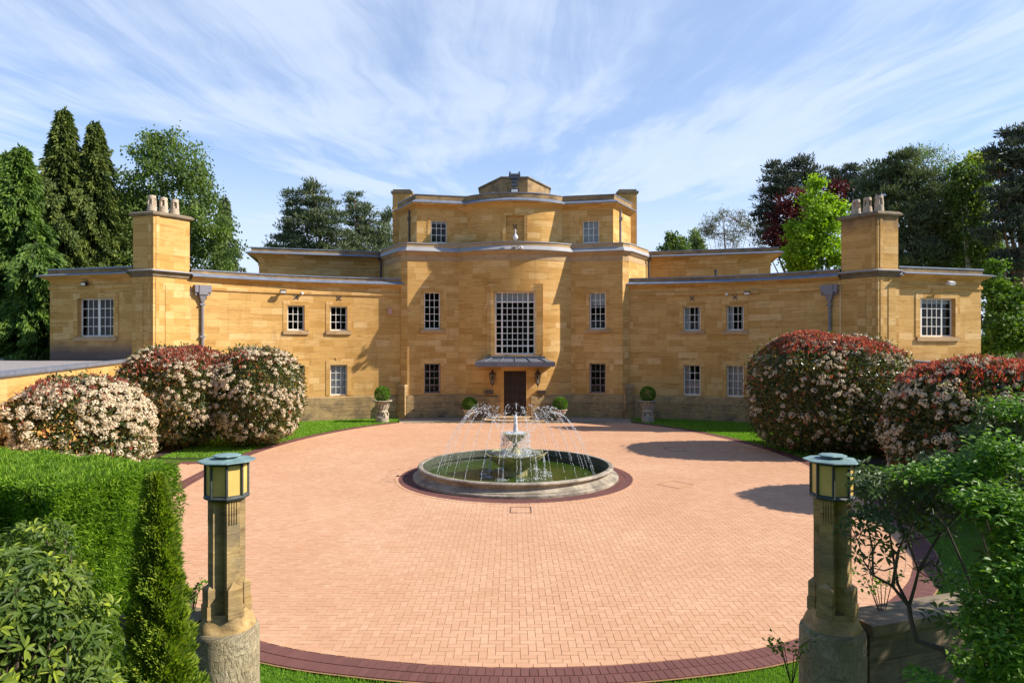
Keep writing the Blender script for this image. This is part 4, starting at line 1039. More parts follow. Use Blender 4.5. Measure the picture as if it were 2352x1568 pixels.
hx = np.where(hor, U_ - 0.0026, U_ / 2 - 0.0026); hy = np.where(hor, U_ / 2 - 0.0026, U_ - 0.0026)
BOXV = [(-1, -1, 0), (1, -1, 0), (1, 1, 0), (-1, 1, 0), (-0.985, -0.985, 1), (0.985, -0.985, 1), (0.985, 0.985, 1), (-0.985, 0.985, 1)]
BOXF = [(4, 5, 6, 7), (0, 1, 5, 4), (1, 2, 6, 5), (2, 3, 7, 6), (3, 0, 4, 7)]
Zc = np.zeros(n)
zt = 0.009 + rng.random(n) * 0.003
def mk(a, b, c): return np.stack([a, b, c], 1)
o = instance_mesh('forecourt_paving', BOXV, BOXF, mk(cx, cy, Zc), mk(hx, Zc, Zc), mk(Zc, hy, Zc), mk(Zc, Zc, zt), rng.random(n), MT['paver'])
tag(o, 'salmon pink herringbone brick paving of the oval forecourt', 'paving', kind='structure')

def brick_course(name, path, off, ln, wd, mat, z=0.018, across=True, label=''):
    P = resample(path, 0.02); d = np.gradient(P, axis=0); d /= np.linalg.norm(d, axis=1, keepdims=True); Nn = np.stack([d[:, 1], -d[:, 0]], 1)
    Q = P + Nn * off; R = resample(Q, (wd if across else ln)); t = np.gradient(R, axis=0); t /= np.linalg.norm(t, axis=1, keepdims=True); nn = np.stack([t[:, 1], -t[:, 0]], 1)
    k = len(R); z0 = np.zeros(k)
    A = (nn if across else t) * (ln / 2 - 0.004); B = (t if across else nn) * (wd / 2 - 0.004)
    return mk(R[:, 0], R[:, 1], z0), mk(A[:, 0], A[:, 1], z0), mk(B[:, 0], B[:, 1], z0), mk(z0, z0, z0 + z)
def join_courses(name, cs, mat, label):
    O, A, B, C = [np.concatenate([c[i] for c in cs]) for i in range(4)]
    o = instance_mesh(name, BOXV, BOXF, O, A, B, C, rng.random(len(O)), MT[mat]); return tag(o, label, 'paving', kind='structure')
g = MB(); ring = [tuple(p) for p in resample(oval, 0.25)]
g.sweep(ring, [(-0.16, 0.005), (0.52, 0.005)]); 
cx0, cy0 = FC; circ = [(cx0 + 3.45 * math.cos(a), cy0 + 3.45 * math.sin(a)) for a in np.linspace(math.pi, -math.pi, 121)]
g2 = MB(); g2.lathe(FC, [(3.2, 0.006), (4.12, 0.006)], 96, cap=False)
tag(g2.build('fountain_ring_base', 'joint'), 'sandy bed under the dark brick ring at the fountain foot', 'paving', kind='structure')
tag(g.build('border_base', 'joint'), 'sandy bed under the dark brick border of the forecourt', 'paving', kind='structure')
# the oval path runs counter-clockwise seen from above from far left via near side, right-hand side = outside
join_courses('forecourt_border', [brick_course('', oval, 0.125, 0.24, 0.122, ''), brick_course('', oval, 0.372, 0.24, 0.122, '')], 'darkbrick', 'plum dark brick border round the oval forecourt')
join_courses('forecourt_edge_course', [brick_course('', oval, -0.065, 0.24, 0.122, '', across=False)], 'paver', 'single salmon brick edge course inside the dark border')
cir = [(FC[0] + 3.45 * math.cos(a), FC[1] + 3.45 * math.sin(a)) for a in np.linspace(math.pi, 3 * math.pi, 200)]
join_courses('fountain_ring', [brick_course('', cir, 0.12, 0.24, 0.118, ''), brick_course('', cir, 0.37, 0.24, 0.122, '')], 'darkbrick', 'plum dark brick ring round the foot of the fountain')
join_courses('fountain_edge_course', [brick_course('', cir, 0.56, 0.24, 0.122, '', across=False)], 'paver', 'single salmon brick course outside the dark fountain ring')
dl = [(AX - 16.2, 25.6), (AX - 10.6, 25.6)]
join_courses('drive_border', [brick_course('', dl, -0.12, 0.24, 0.122, ''), brick_course('', dl, -0.36, 0.24, 0.122, '')], 'darkbrick', 'dark brick edge of the side drive by the left shrubs')

# flagged terrace and door steps
tp = [(AX - 1.42 * H, 8.37 * H), (AX - 1.0 * H, 8.47 * H), (AX, 8.44 * H), (AX + 1.0 * H, 8.47 * H), (AX + 1.42 * H, 8.37 * H)]
t = MB()
far = [mir((6.9, 40.75)), mir(C0)] + bay1[::-1] + [mil(C0), mil((6.9, 40.75))]
poly = tp + far
t.prism(poly, -0.02, 0.03); tag(t.build('terrace', 'flag'), 'grey flagstone terrace along the foot of the house front', 'terrace', kind='structure')
fl = MB()
for i in range(-11, 12):
    x0 = AX + i * 0.58 + random.uniform(-.05, .05)
    for j, (y0, y1) in enumerate(((38.98, 39.55), (39.58, 40.05))):
        xx = x0 + (0.3 if j else 0); yb_ = y0 + (0.12 if abs(i) > 3 else 0)
        if abs(i) < 9 or j == 0: fl.box(xx, xx + 0.555, yb_, y1, 0.03, 0.045)
tag(fl.build('paving_slab', 'flag'), 'square paving slabs laid on the terrace beside the door', 'paving', kind='structure')
st = MB()
st.prism([(AX + 2.5 * math.sin(a), 40.3 - 1.75 * math.cos(a) if abs(a) < 1.5 else 40.3) for a in np.linspace(-1.5, 1.5, 25)], 0.0, 0.11)
st.prism([(AX + 1.6 * math.sin(a), 40.3 - 1.1 * math.cos(a)) for a in np.linspace(-1.5, 1.5, 25)], 0.11, 0.22)
tag(st.build('door_step', 'pale_stone'), 'two low curved stone steps below the front door', 'steps')

# inspection covers set in the paving
def cover(x, y, wd, dp, rot, label, thk=0.018):
    m = MB(); c, s_ = math.cos(rot), math.sin(rot)
    def P(u, v, z): return (x + u * c - v * s_, y + u * s_ + v * c, z)
    e = thk
    for u0, u1, v0, v1 in ((-wd, wd, -dp, -dp + e), (-wd, wd, dp - e, dp), (-wd, -wd + e, -dp + e, dp - e), (wd - e, wd, -dp + e, dp - e)):
        a = [P(u0, v0, 0.0), P(u1, v0, 0.0), P(u1, v1, 0.0), P(u0, v1, 0.0)]; m.add(a + [(p[0], p[1], 0.0195) for p in a], [(4, 5, 6, 7), (0, 1, 5, 4), (1, 2, 6, 5), (2, 3, 7, 6), (3, 0, 4, 7)])
    tag(m.build('inspection_cover', 'iron' if thk > 0.01 else 'joint'), label, 'drain cover', 'inspection covers in the paving')
cover(PX(1196, 18.7), 18.62, 0.29, 0.33, 0, 'thin metal frame of a cover just in front of the fountain')
cover(PX(1551, 29.1), 29.1, 0.42, 0.45, 0, 'metal frame of a cover in the shade right of the fountain')
cover(PX(1552, 21.9), 21.9, 0.42, 0.42, 0.75, 'faint diamond-set cover frame in sunlit paving right of the fountain', 0.008)

# ------------------------------------------------------------------ fountain
fx, fy = FC
fo = empty('fountain', (fx, fy, 0), 'round stone fountain with two bowls and a ring of arching water jets', 'fountain')
m = MB(); m.lathe(FC, [(3.47, 0.0), (3.47, 0.09), (3.45, 0.115), (3.38, 0.125), (3.38, 0.15), (3.33, 0.16), (3.25, 0.20), (3.20, 0.25), (3.20, 0.305), (3.235, 0.31), (3.245, 0.335), (3.29, 0.35), (3.31, 0.375), (3.31, 0.405), (3.285, 0.432), (3.25, 0.44), (3.16, 0.44), (3.135, 0.42)], 96, cap=False)
basin = m.build('basin_rim', 'fountain_stone', fo)
m = MB(); m.lathe(FC, [(3.135, 0.43), (3.12, 0.26), (3.05, 0.25), (3.05, 0.20), (3.10, 0.18), (3.10, -0.3)], 96, cap=False); m.build('basin_inner_wall', 'algae', fo)
m = MB(); ng, ns = 30, 96; vs = []; fs = []
for i in range(ng + 1):
    r_ = 3.095 * i / ng
    for k in range(ns):
        a = 2 * math.pi * k / ns; rip = 0.006 * math.sin(r_ * 14) * math.exp(-abs(r_ - 1.1) * 0.8) + 0.003 * math.sin(5 * a + r_ * 9)
        vs.append((fx + r_ * math.cos(a), fy + r_ * math.sin(a), 0.06 + rip))
for i in range(ng):
    for k in range(ns): fs.append((i * ns + k, i * ns + (k + 1) % ns, (i + 1) * ns + (k + 1) % ns, (i + 1) * ns + k))
m.add(vs, fs, None, 0, True); m.build('pool_water', 'water', fo)
# scalloped lower bowl
m = MB(); vs = []; fs = []; NS = 96
prof = [(0.42, -0.1, 0), (0.40, 0.20, 0), (0.46, 0.30, 0), (0.62, 0.42, 0.3), (0.80, 0.56, 0.7), (0.97, 0.70, 1), (1.04, 0.80, 1), (1.01, 0.80, 1), (0.94, 0.745, 0.8), (0.3, 0.73, 0), (0.0, 0.73, 0)]
for r_, z, amt in prof:
    for k in range(NS):
        a = 2 * math.pi * k / NS; sc = abs(math.cos(a * 5.5)); sc2 = 1 + amt * 0.09 * (sc - 0.6)
        vs.append((fx + r_ * sc2 * math.cos(a), fy + r_ * sc2 * math.sin(a), z + amt * 0.05 * (sc - 0.5) * (1 if r_ > 0.85 else 0.3)))
for j in range(len(prof) - 1):
    for k in range(NS): fs.append((j * NS + k, j * NS + (k + 1) % NS, (j + 1) * NS + (k + 1) % NS, (j + 1) * NS + k))
m.add(vs, fs, None, 0, True); m.build('lower_bowl', 'mossy', fo)
m = MB(); m.lathe(FC, [(0.22, 0.70), (0.21, 0.80), (0.15, 0.88), (0.09, 0.98), (0.085, 1.10), (0.12, 1.16), (0.10, 1.2)], 24); m.build('pedestal', 'mossy', fo)
m = MB(); m.lathe(FC, [(0.08, 1.17), (0.20, 1.22), (0.30, 1.30), (0.35, 1.40), (0.43, 1.45), (0.44, 1.48), (0.40, 1.48), (0.33, 1.44), (0.0, 1.43)], 32, cap=False); m.build('upper_bowl', 'mossy', fo)
m = MB(); m.lathe(FC, [(0.86, 0.775), (0.5, 0.765), (0.0, 0.765)], 40, cap=False); m.build('bowl_water', 'water', fo)

def drops(name, pos, vel, sz, parent, stretch=2.2):
    n = len(pos); A = norm(vel); r = rdir(n); B = norm(np.cross(A, r)); C = np.cross(A, B)
    return instance_mesh(name, OCT_V, OCT_F, pos, A * (sz * np.asarray(stretch))[:, None], B * sz[:, None], C * sz[:, None], rng.random(n), MT['spray'], parent, smooth=True)
NJ = 30
for k in range(NJ):
    a = 2 * math.pi * (k + 0.5) / NJ + random.uniform(-0.03, 0.03); rn = 2.72; ra = 1.36 + random.uniform(-0.1, 0.1); za = 2.30 + random.uniform(-0.14, 0.12); zr = 0.06
    rl = 0.35 + random.uniform(-0.15, 0.15)
    # parabola through nozzle (rn, zr) with apex (ra, za); param along radius
    nu = 46; t1 = np.sort(rng.random(nu) ** 0.8)
    tt = np.concatenate([np.linspace(0, 0.62, 46), 0.62 + 0.38 * rng.random(26), 1 + rng.random(40) * 1.05])
    up = tt <= 1
    r_ = rn + (ra - rn) * tt; z = za - (za - zr) * (1 - tt) ** 2
    z2 = za - (za - zr) * (tt - 1) ** 2; z = np.where(up, z, z2)
    keep = z > 0.75 - (r_ > 1.0) * 0.7; keep &= (rng.random(len(tt)) < np.where(up, 0.9, 0.85))
    spread = np.where(up, 0.006 + 0.02 * np.maximum(0, tt - 0.5), 0.03 + 0.05 * (tt - 1))
    p = np.stack([fx + r_ * math.cos(a), fy + r_ * math.sin(a), z], 1) + rng.normal(size=(len(tt), 3)) * spread[:, None]
    vr = (ra - rn) * np.ones_like(tt); vz = 2 * (za - zr) * (1 - tt)
    v = np.stack([vr * math.cos(a), vr * math.sin(a), vz], 1)
    sz = 0.0065 + 0.007 * rng.random(len(tt)); sz[:46] = 0.0062 + 0.003 * rng.random(46) 
    stf = np.where(np.arange(len(tt)) < 46, 4.2, 2.2)[keep]; drops('water_jet', p[keep], v[keep], sz[keep], fo, stf)['kind'] = 'stuff'
n = 600; t_ = rng.random(n); rr = (0.075 - 0.035 * t_) * np.sqrt(rng.random(n)); aa = rng.random(n) * 6.283
drops('water_plume', np.stack([fx + rr * np.cos(aa), fy + rr * np.sin(aa), 1.45 + 0.60 * t_], 1), np.tile([[0, 0, 1.0]], (n, 1)), 0.018 + 0.012 * rng.random(n), fo, 2.0)
n = 900; aa = rng.random(n) * 6.283; rr = 0.40 + 0.10 * rng.random(n) + 0.05 * rng.normal(size=n); zz = 0.78 + 0.70 * rng.random(n)
drops('falling_curtain', np.stack([fx + rr * np.cos(aa), fy + rr * np.sin(aa), zz], 1), np.tile([[0, 0, 1.0]], (n, 1)), 0.005 + 0.007 * rng.random(n), fo, 3.5)
n = 500; aa = rng.random(n) * 6.283; rr = 0.35 * np.sqrt(rng.random(n)); rr2 = 0.25 + 0.6 * rng.random(n)
drops('bowl_foam', np.concatenate([np.stack([fx + rr * np.cos(aa), fy + rr * np.sin(aa), 1.47 + 0.03 * rng.random(n)], 1), np.stack([fx + rr2 * np.cos(aa), fy + rr2 * np.sin(aa), 0.785 + 0.03 * rng.random(n)], 1)]),
      rdir(2 * n) * [1, 1, 0.2], 0.009 + 0.012 * rng.random(2 * n), fo, 1.3)
for k in range(11):
    a = 2 * math.pi * (k + 0.5) / 11 + 0.02; n = 90; t_ = rng.random(n); r_ = 0.97 + 0.10 * t_; zz = 0.78 - 0.72 * t_ ** 1.5
    p = np.stack([fx + r_ * math.cos(a), fy + r_ * math.sin(a), zz], 1) + rng.normal(size=(n, 3)) * (0.008 + 0.012 * t_)[:, None]
    m_ = 45; sp = np.stack([fx + 1.07 * math.cos(a) + rng.normal(size=m_) * 0.10, fy + 1.07 * math.sin(a) + rng.normal(size=m_) * 0.10, 0.07 + np.abs(rng.normal(size=m_)) * 0.02], 1)
    drops('water_spout', np.concatenate([p, sp]), np.concatenate([np.tile([[0, 0, 1.0]], (n, 1)), rdir(m_) * [1, 1, .3]]), np.concatenate([0.006 + 0.006 * rng.random(n), 0.007 + 0.008 * rng.random(m_)]), fo, 2.0)['kind'] = 'stuff'

# ------------------------------------------------------------------ lantern pillars at the gate
def pillar(x, y, yaw, label):
    r = empty('lantern_pillar', (x, y, 0), label, 'lamp pillar', 'stone lantern pillars at the entrance')
    m = MB(); m.lathe((x, y), [(0.37, -0.05), (0.365, 0.5), (0.362, 1.22), (0.35, 1.26), (0.33, 1.28)], 48); m.build('drum', 'drum', r)
    c, s_ = math.cos(yaw), math.sin(yaw)
    def R(u, v): return (x + u * c - v * s_, y + u * s_ + v * c)
    h, nt = 0.188, 0.112           # half side of the shaft and its corner notch
    cross = [(-h + nt, -h), (h - nt, -h), (h - nt, -h + nt), (h, -h + nt), (h, h - nt), (h - nt, h - nt), (h - nt, h), (-h + nt, h), (-h + nt, h - nt), (-h, h - nt), (-h, -h + nt), (-h + nt, -h + nt)]
    m = MB(); m.prism([R(u, v) for u, v in cross], 1.27, 2.80)
    # raised ribs at the head of each face
    for q in range(4):
        ca, sa = math.cos(q * math.pi / 2), math.sin(q * math.pi / 2)
        for k in (-0.042, -0.014, 0.014, 0.042):
            def T(u, v): return R(u * ca - v * sa, u * sa + v * ca)
            a = [T(k - 0.008, -h - 0.012), T(k + 0.008, -h - 0.012), T(k + 0.008, -h + 0.01), T(k - 0.008, -h + 0.01)]
            m.prism(a, 2.50, 2.79)
    m.build('shaft', 'column', r)
    for q in range(4):
        m = MB(); ca, sa = math.cos(q * math.pi / 2), math.sin(q * math.pi / 2)
        def T(u, v): return R(u * ca - v * sa, u * sa + v * ca)
        w = h - nt + 0.005
        for hw, pr, za, zb, zc_ in ((w + 0.004, 0.060, 1.58, 1.76, 1.83), (w + 0.010, 0.072, 1.43, 1.575, 1.58)):
            a = [T(-hw, -h - pr), T(hw, -h - pr), T(hw, -h + 0.02), T(-hw, -h + 0.02)]
            vs = [(*p, za) for p in a] + [(*p, zb) for p in a] + [(*T(0, -h), zc_)]
            m.add(vs, [(0, 1, 5, 4), (1, 2, 6, 5), (2, 3, 7, 6), (3, 0, 4, 7), (4, 5, 8), (5, 6, 8), (6, 7, 8), (7, 4, 8)])
        # scroll: a fluted half-round lying against the face
        m.build('foot_block', 'column', r)
    m = MB(); vs = []; fs = []; NS = 64; rings = [(0.325, 1.265, 0.0), (0.315, 1.30, 0.04), (0.285, 1.335, 0.08), (0.255, 1.375, 0.10), (0.238, 1.43, 0.06), (0.20, 1.47, 0.0)]
    for rr, zz_, am in rings:
        for k in range(NS):
            a = 2 * math.pi * k / NS; wv_ = math.cos(4 * (a - yaw)); sq = 1 + 0.5 * am * wv_
            vs.append((x + rr * sq * math.cos(a), y + rr * sq * math.sin(a), zz_ + 0.35 * am * (0.4 + wv_)))
    for q in range(len(rings) - 1):
        for k in range(NS): fs.append((q * NS + k, q * NS + (k + 1) % NS, (q + 1) * NS + (k + 1) % NS, (q + 1) * NS + k))
    m.add(vs, fs, None, 0, True); m.build('scroll_foot', 'column', r)
    rot = rad(22.5)
    m = MB()
    m.lathe((x, y), [(0.19, 2.76), (0.245, 2.775), (0.255, 2.80), (0.245, 2.815), (0.225, 2.83)], 8, rot=rot, smooth=False)
    for k in range(8):
        a = rot + k * math.pi / 4
        m.tube([(x + 0.232 * math.cos(a), y + 0.232 * math.sin(a), 2.80), (x + 0.232 * math.cos(a), y + 0.232 * math.sin(a), 3.20)], [0.016, 0.016], 6)
    m.lathe((x, y), [(0.225, 3.17), (0.237, 3.17), (0.237, 3.21), (0.1, 3.21)], 8, rot=rot, smooth=False, cap=False)
    fr = m.build('lantern_frame', 'copper_dark', r)
    for k in range(8):
        a0, a1 = rot + k * math.pi / 4, rot + (k + 1) * math.pi / 4; g_ = MB(); rr = 0.226
        e = 0.05
        p0 = Vector((x + rr * math.cos(a0), y + rr * math.sin(a0), 0)); p1 = Vector((x + rr * math.cos(a1), y + rr * math.sin(a1), 0))
        q0 = p0 + (p1 - p0) * e; q1 = p1 + (p0 - p1) * e
        g_.quad((q0.x, q0.y, 2.81), (q1.x, q1.y, 2.81), (q1.x, q1.y, 3.18), (q0.x, q0.y, 3.18)); g_.build('lantern_glass', 'lamp_glass', fr)
    m = MB(); m.lathe((x, y), [(0.20, 3.205), (0.322, 3.205), (0.326, 3.211), (0.322, 3.218), (0.14, 3.236), (0.0, 3.24)], 8, rot=rot, smooth=False, cap=False)
    m.lathe((x, y), [(0.10, 3.236), (0.10, 3.256), (0.155, 3.262), (0.158, 3.268), (0.152, 3.274), (0.02, 3.286), (0.0, 3.286)], 8, rot=rot, smooth=False, cap=False); m.build('lantern_cap', 'copper', r)
LXP = PX(521, 8.0); RXP = PX(1912, 8.0)
pillar(LXP, 8.0, rad(45), 'sunlit stone lantern pillar beside the clipped conifer hedge')
pillar(RXP, 8.0, rad(45), 'shaded stone lantern pillar against the rhododendron branches')
def garden_wall(x0, y0, x1, y1, label):
    r = empty('garden_wall', (x0, y0, 0), label, 'wall', 'low garden walls beside the pillars'); a, b = Vector((x0, y0)), Vector((x1, y1)); v = (b - a).normalized(); nv = Vector((-v.y, v.x))
    m = MB(); P = [a - nv * 0.2, b - nv * 0.2, b + nv * 0.2, a + nv * 0.2]; m.prism([tuple(p) for p in P], -0.05, 1.22); m.build('masonry', 'wall_stone', r)
    m = MB(); P = [a - nv * 0.25, b - nv * 0.25, b + nv * 0.25, a + nv * 0.25]; m.prism([tuple(p) for p in P], 1.22, 1.34); m.build('coping', 'capstone', r)
garden_wall(RXP + 0.3, 8.05, 8.6, 9.6, 'low stone wall with coping right of the shaded pillar')
garden_wall(LXP - 0.3, 8.05, LXP - 1.25, 8.35, 'low stone wall half hidden behind the conifers left of the sunlit pillar')

# ------------------------------------------------------------------ planted urns
def boxball(c, r, parent, n=2600):
    d = rdir(n); pos = np.array(c) + d * r * (0.90 + 0.10 * rng.random(n))[:, None] 
    leaves('box_ball', pos, d + rdir(n) * 0.9, rdir(n), 0.07, 0.05, 'box', parent)
def urn(x, y, label, big=True):
    r = empty('planted_urn', (x, y, 0), label, 'planter', 'urns planted with box balls')
    m = MB()
    if big:
        m.lathe((x, y), [(0.37, 0.0), (0.37, 0.30), (0.34, 0.34), (0.26, 0.36), (0.24, 0.50), (0.28, 0.54), (0.33, 0.60), (0.31, 0.66), (0.28, 0.70), (0.34, 0.86), (0.37, 1.04), (0.42, 1.14), (0.56, 1.19), (0.58, 1.23), (0.55, 1.25), (0.42, 1.24), (0.36, 1.16), (0, 1.14)], 28, cap=False)
        for k in range(14):
            a = k * 2 * math.pi / 14; m.tube([(x + 0.29 * math.cos(a), y + 0.29 * math.sin(a), 0.72), (x + 0.365 * math.cos(a + .2), y + 0.365 * math.sin(a + .2), 0.9), (x + 0.385 * math.cos(a + .35), y + 0.385 * math.sin(a + .35), 1.08)], [0.03, 0.035, 0.02], 6)
        for k in range(4):
            a = k * math.pi / 2 + 0.6; m.tube([(x + 0.30 * math.cos(a), y + 0.30 * math.sin(a), 0.56), (x + 0.38 * math.cos(a), y + 0.38 * math.sin(a), 0.42), (x + 0.34 * math.cos(a), y + 0.34 * math.sin(a), 0.30)], [0.05, 0.05, 0.06], 7)
        m.build('urn', 'urn', r); boxball((x, y, 1.60), 0.42, r)
    else:
        m.lathe((x, y), [(0.24, 0.03), (0.24, 0.09), (0.15, 0.14), (0.13, 0.26), (0.22, 0.34), (0.33, 0.48), (0.36, 0.62), (0.42, 0.66), (0.42, 0.70), (0.36, 0.70), (0.30, 0.62), (0, 0.6)], 28, cap=False)
        m.build('bowl', 'terracotta', r); boxball((x, y, 0.98), 0.40, r)
urn(PX(878, 39.0), 39.0, 'carved urn with a box ball on sunlit grass left of the house front')
urn(PX(1488, 39.0), 39.0, 'carved urn with a box ball on shaded grass right of the house front')
urn(AX - 2.62, 39.35, 'low terracotta bowl with a shaded box ball left of the front door', False)
urn(AX + 2.60, 39.35, 'low terracotta bowl with a sunlit box ball right of the front door', False)

# ------------------------------------------------------------------ vegetation
def super_shell(n, c, r, p=2.6, depth=0.35, lumps=14, amp=0.10, zmin=None):
    d = rdir(n); k = (np.abs(d) ** p).sum(1) ** (-1 / p); k = k * (1 + 0.018 * (np.sin(d[:, 0] * 9 + 1.3) * np.sin(d[:, 1] * 8) + np.sin(d[:, 2] * 11 + d[:, 0] * 5)))
    K = rdir(lumps); dots = d @ K.T; bump = 1 + amp * (np.exp((dots.max(1) - 1) * 14) - 0.4)
    q = d * k[:, None] * bump[:, None]; s = 1 - depth * rng.random(n) ** 2.2
    pos = np.array(c) + q * np.array(r) * s[:, None]
    nr = norm(q / np.array(r))
    if zmin is not None:
        ok = pos[:, 2] > zmin; pos, nr = pos[ok], nr[ok]
    return pos, nr

def photinia(name, c, r, label, n=26000, nf=330, nred=2600, red_zone=0.62, p=2.7, fdir=None, fsz=0.16, stems=5, redbias=0.0, thin=None):
    x, y, zc = c
    root = empty(name, (x, y, 0), label, 'shrub', 'flowering photinia shrubs round the forecourt')
    pos, nr = super_shell(n, c, r, p, 0.30, 34, 0.09, 0.18)
    ext = (rng.random(len(pos)) < 0.16) * rng.random(len(pos)) * 0.10; pos = pos + (pos - np.array(c)) * ext[:, None]
    if thin is not None:
        ok = ~thin(pos); pos, nr = pos[ok], nr[ok]
    leaves('foliage', pos, nr * 0.5 + rdir(len(pos)) + [0, 0, 0.25], nr + rdir(len(pos)) * 0.7, 0.15, 0.065, 'photinia', root, rng.random(len(pos)) ** 1.3)
    # flower heads: small domes of many florets
    fp, fn = super_shell(nf * 3, c, [k * 1.02 for k in r], p, 0.05, 34, 0.09, 0.35)
    wgt = np.clip(0.15 + 0.5 * (fp @ np.array([1.0, 0, 0]) * 0) + (fdir(fp, fn) if fdir else 1.0), 0, 2); cw = np.sin(fp[:, 0] * 3.1 + 1) * np.sin(fp[:, 1] * 2.7) + np.sin(fp[:, 2] * 3.7 + fp[:, 0] * 1.3); wgt = np.clip(wgt * np.clip(0.55 + 0.55 * cw, 0.14, 1), 0, 1)
    keep = rng.random(len(fp)) < wgt; fp, fn = fp[keep][:nf], fn[keep][:nf]
    if thin is not None:
        ok = ~thin(fp); fp, fn = fp[ok], fn[ok]
    fn = norm(fn + [0, 0, 0.7]); m = 34; N = len(fp)
    d = norm(rng.normal(size=(N, m, 3)).reshape(-1, 3)); F = np.repeat(fn, m, 0); flip = (d * F).sum(1) < 0; d[flip] *= -1
    hs = np.repeat(fsz * (0.42 + 0.5 * rng.random(N) ** 1.5), m); P = np.repeat(fp, m, 0) + F * 0.02 + (d - 0.45 * F * (d * F).sum(1, keepdims=True)) * hs[:, None] * (0.75 + 0.25 * rng.random(N * m))[:, None]
    o = leaves('flower_head', P, np.cross(d, rdir(N * m)), d + 0.4 * F + rdir(N * m) * 0.3, 0.062, 0.060, 'flower', root); o['kind'] = 'stuff'
    # red young shoots on the crown
    rp, rn = super_shell(nred * 3, c, [k * 1.02 for k in r], p, 0.06, 34, 0.09)
    zt = (rp[:, 2] - zc) / r[2]; keep = rng.random(len(rp)) < np.clip((zt - red_zone) * 3.0, 0.03 + redbias, 1); rp, rn = rp[keep][:nred], rn[keep][:nred]
    k = 3; rp = np.repeat(rp, k, 0); rn = np.repeat(rn, k, 0)
    o = leaves('red_shoot', rp + rdir(len(rp)) * 0.02, norm(rn * 0.5 + [0, 0, 0.8]) + rdir(len(rp)) * 0.55, rdir(len(rp)), 0.17, 0.055, 'redshoot', root); o['kind'] = 'stuff'
    st = MB()
    for i in range(stems):
        a = i * 2.4 + 0.3; b0 = (x + 0.28 * r[0] * math.cos(a), y + 0.28 * r[1] * math.sin(a), -0.02)
        st.tube([b0, (x + 0.34 * r[0] * math.cos(a), y + 0.34 * r[1] * math.sin(a), 0.5), (x + 0.5 * r[0] * math.cos(a), y + 0.5 * r[1] * math.sin(a), zc)], [0.07, 0.055, 0.03], 7)
        st.tube([(x + 0.34 * r[0] * math.cos(a), y + 0.34 * r[1] * math.sin(a), 0.5), (x + 0.2 * r[0] * math.cos(a + 1), y + 0.2 * r[1] * math.sin(a + 1), zc + 0.4)], [0.045, 0.02], 6)
    st.build('stems', 'bark', root)
def patch(cx, cz, sc, lo=0.25, hi=1.0):
    return lambda p, n: lo + (hi - lo) * np.exp(-(((p[:, 0] - cx) / sc) ** 2 + ((p[:, 2] - cz) / (sc * 1.2)) ** 2))
photinia('photinia_shrub', (-14.5, 29.8, 2.25), (2.2, 2.2, 2.0), 'round photinia shrub with red crown and cream flowers standing below the left chimney', 30000, 900, 2000, 0.45, fdir=patch(-13.0, 3.0, 1.7, 0.45), fsz=0.17)
photinia('photinia_shrub', (-11.25, 30.2, 2.22), (1.75, 2.0, 1.98), 'photinia dome nearest the left lower windows, joined to the red crowned shrub', 24000, 760, 800, 0.6, fdir=patch(-12.4, 3.2, 1.7, 0.40), fsz=0.17)
photinia('photinia_shrub', (-12.6, 19.9, 1.78), (1.85, 1.7, 1.72), 'loose pale photinia almost covered in cream flowers in front of the oak door', 17000, 1250, 420, 0.5, p=2.3, fdir=lambda p, n: 1.7 + 0 * p[:, 0], fsz=0.18, redbias=0.02, stems=9, thin=lambda p: (p[:, 0] < -13.5) & (p[:, 2] < 2.1) & (rng.random(len(p)) < 0.8))
photinia('photinia_shrub', (13.25, 28.6, 2.45), (3.05, 2.5, 2.35), 'broad red topped photinia dome before the right wing', 46000, 1000, 4200, 0.60, p=2.7, fdir=lambda p, n: 0.16 + 1.1 * np.clip((p[:, 2] - 1.6) / 2.4, 0, 1) * np.clip((p[:, 0] - 10.0) / 3.0, 0.25, 1), fsz=0.16)
photinia('photinia_shrub', (13.75, 19.6, 2.0), (2.6, 2.0, 1.98), 'orange red topped photinia at the right picture edge behind the rhododendron', 38000, 950, 3000, 0.62, p=2.6, fdir=lambda p, n: 0.65 + 0 * p[:, 0], fsz=0.17)
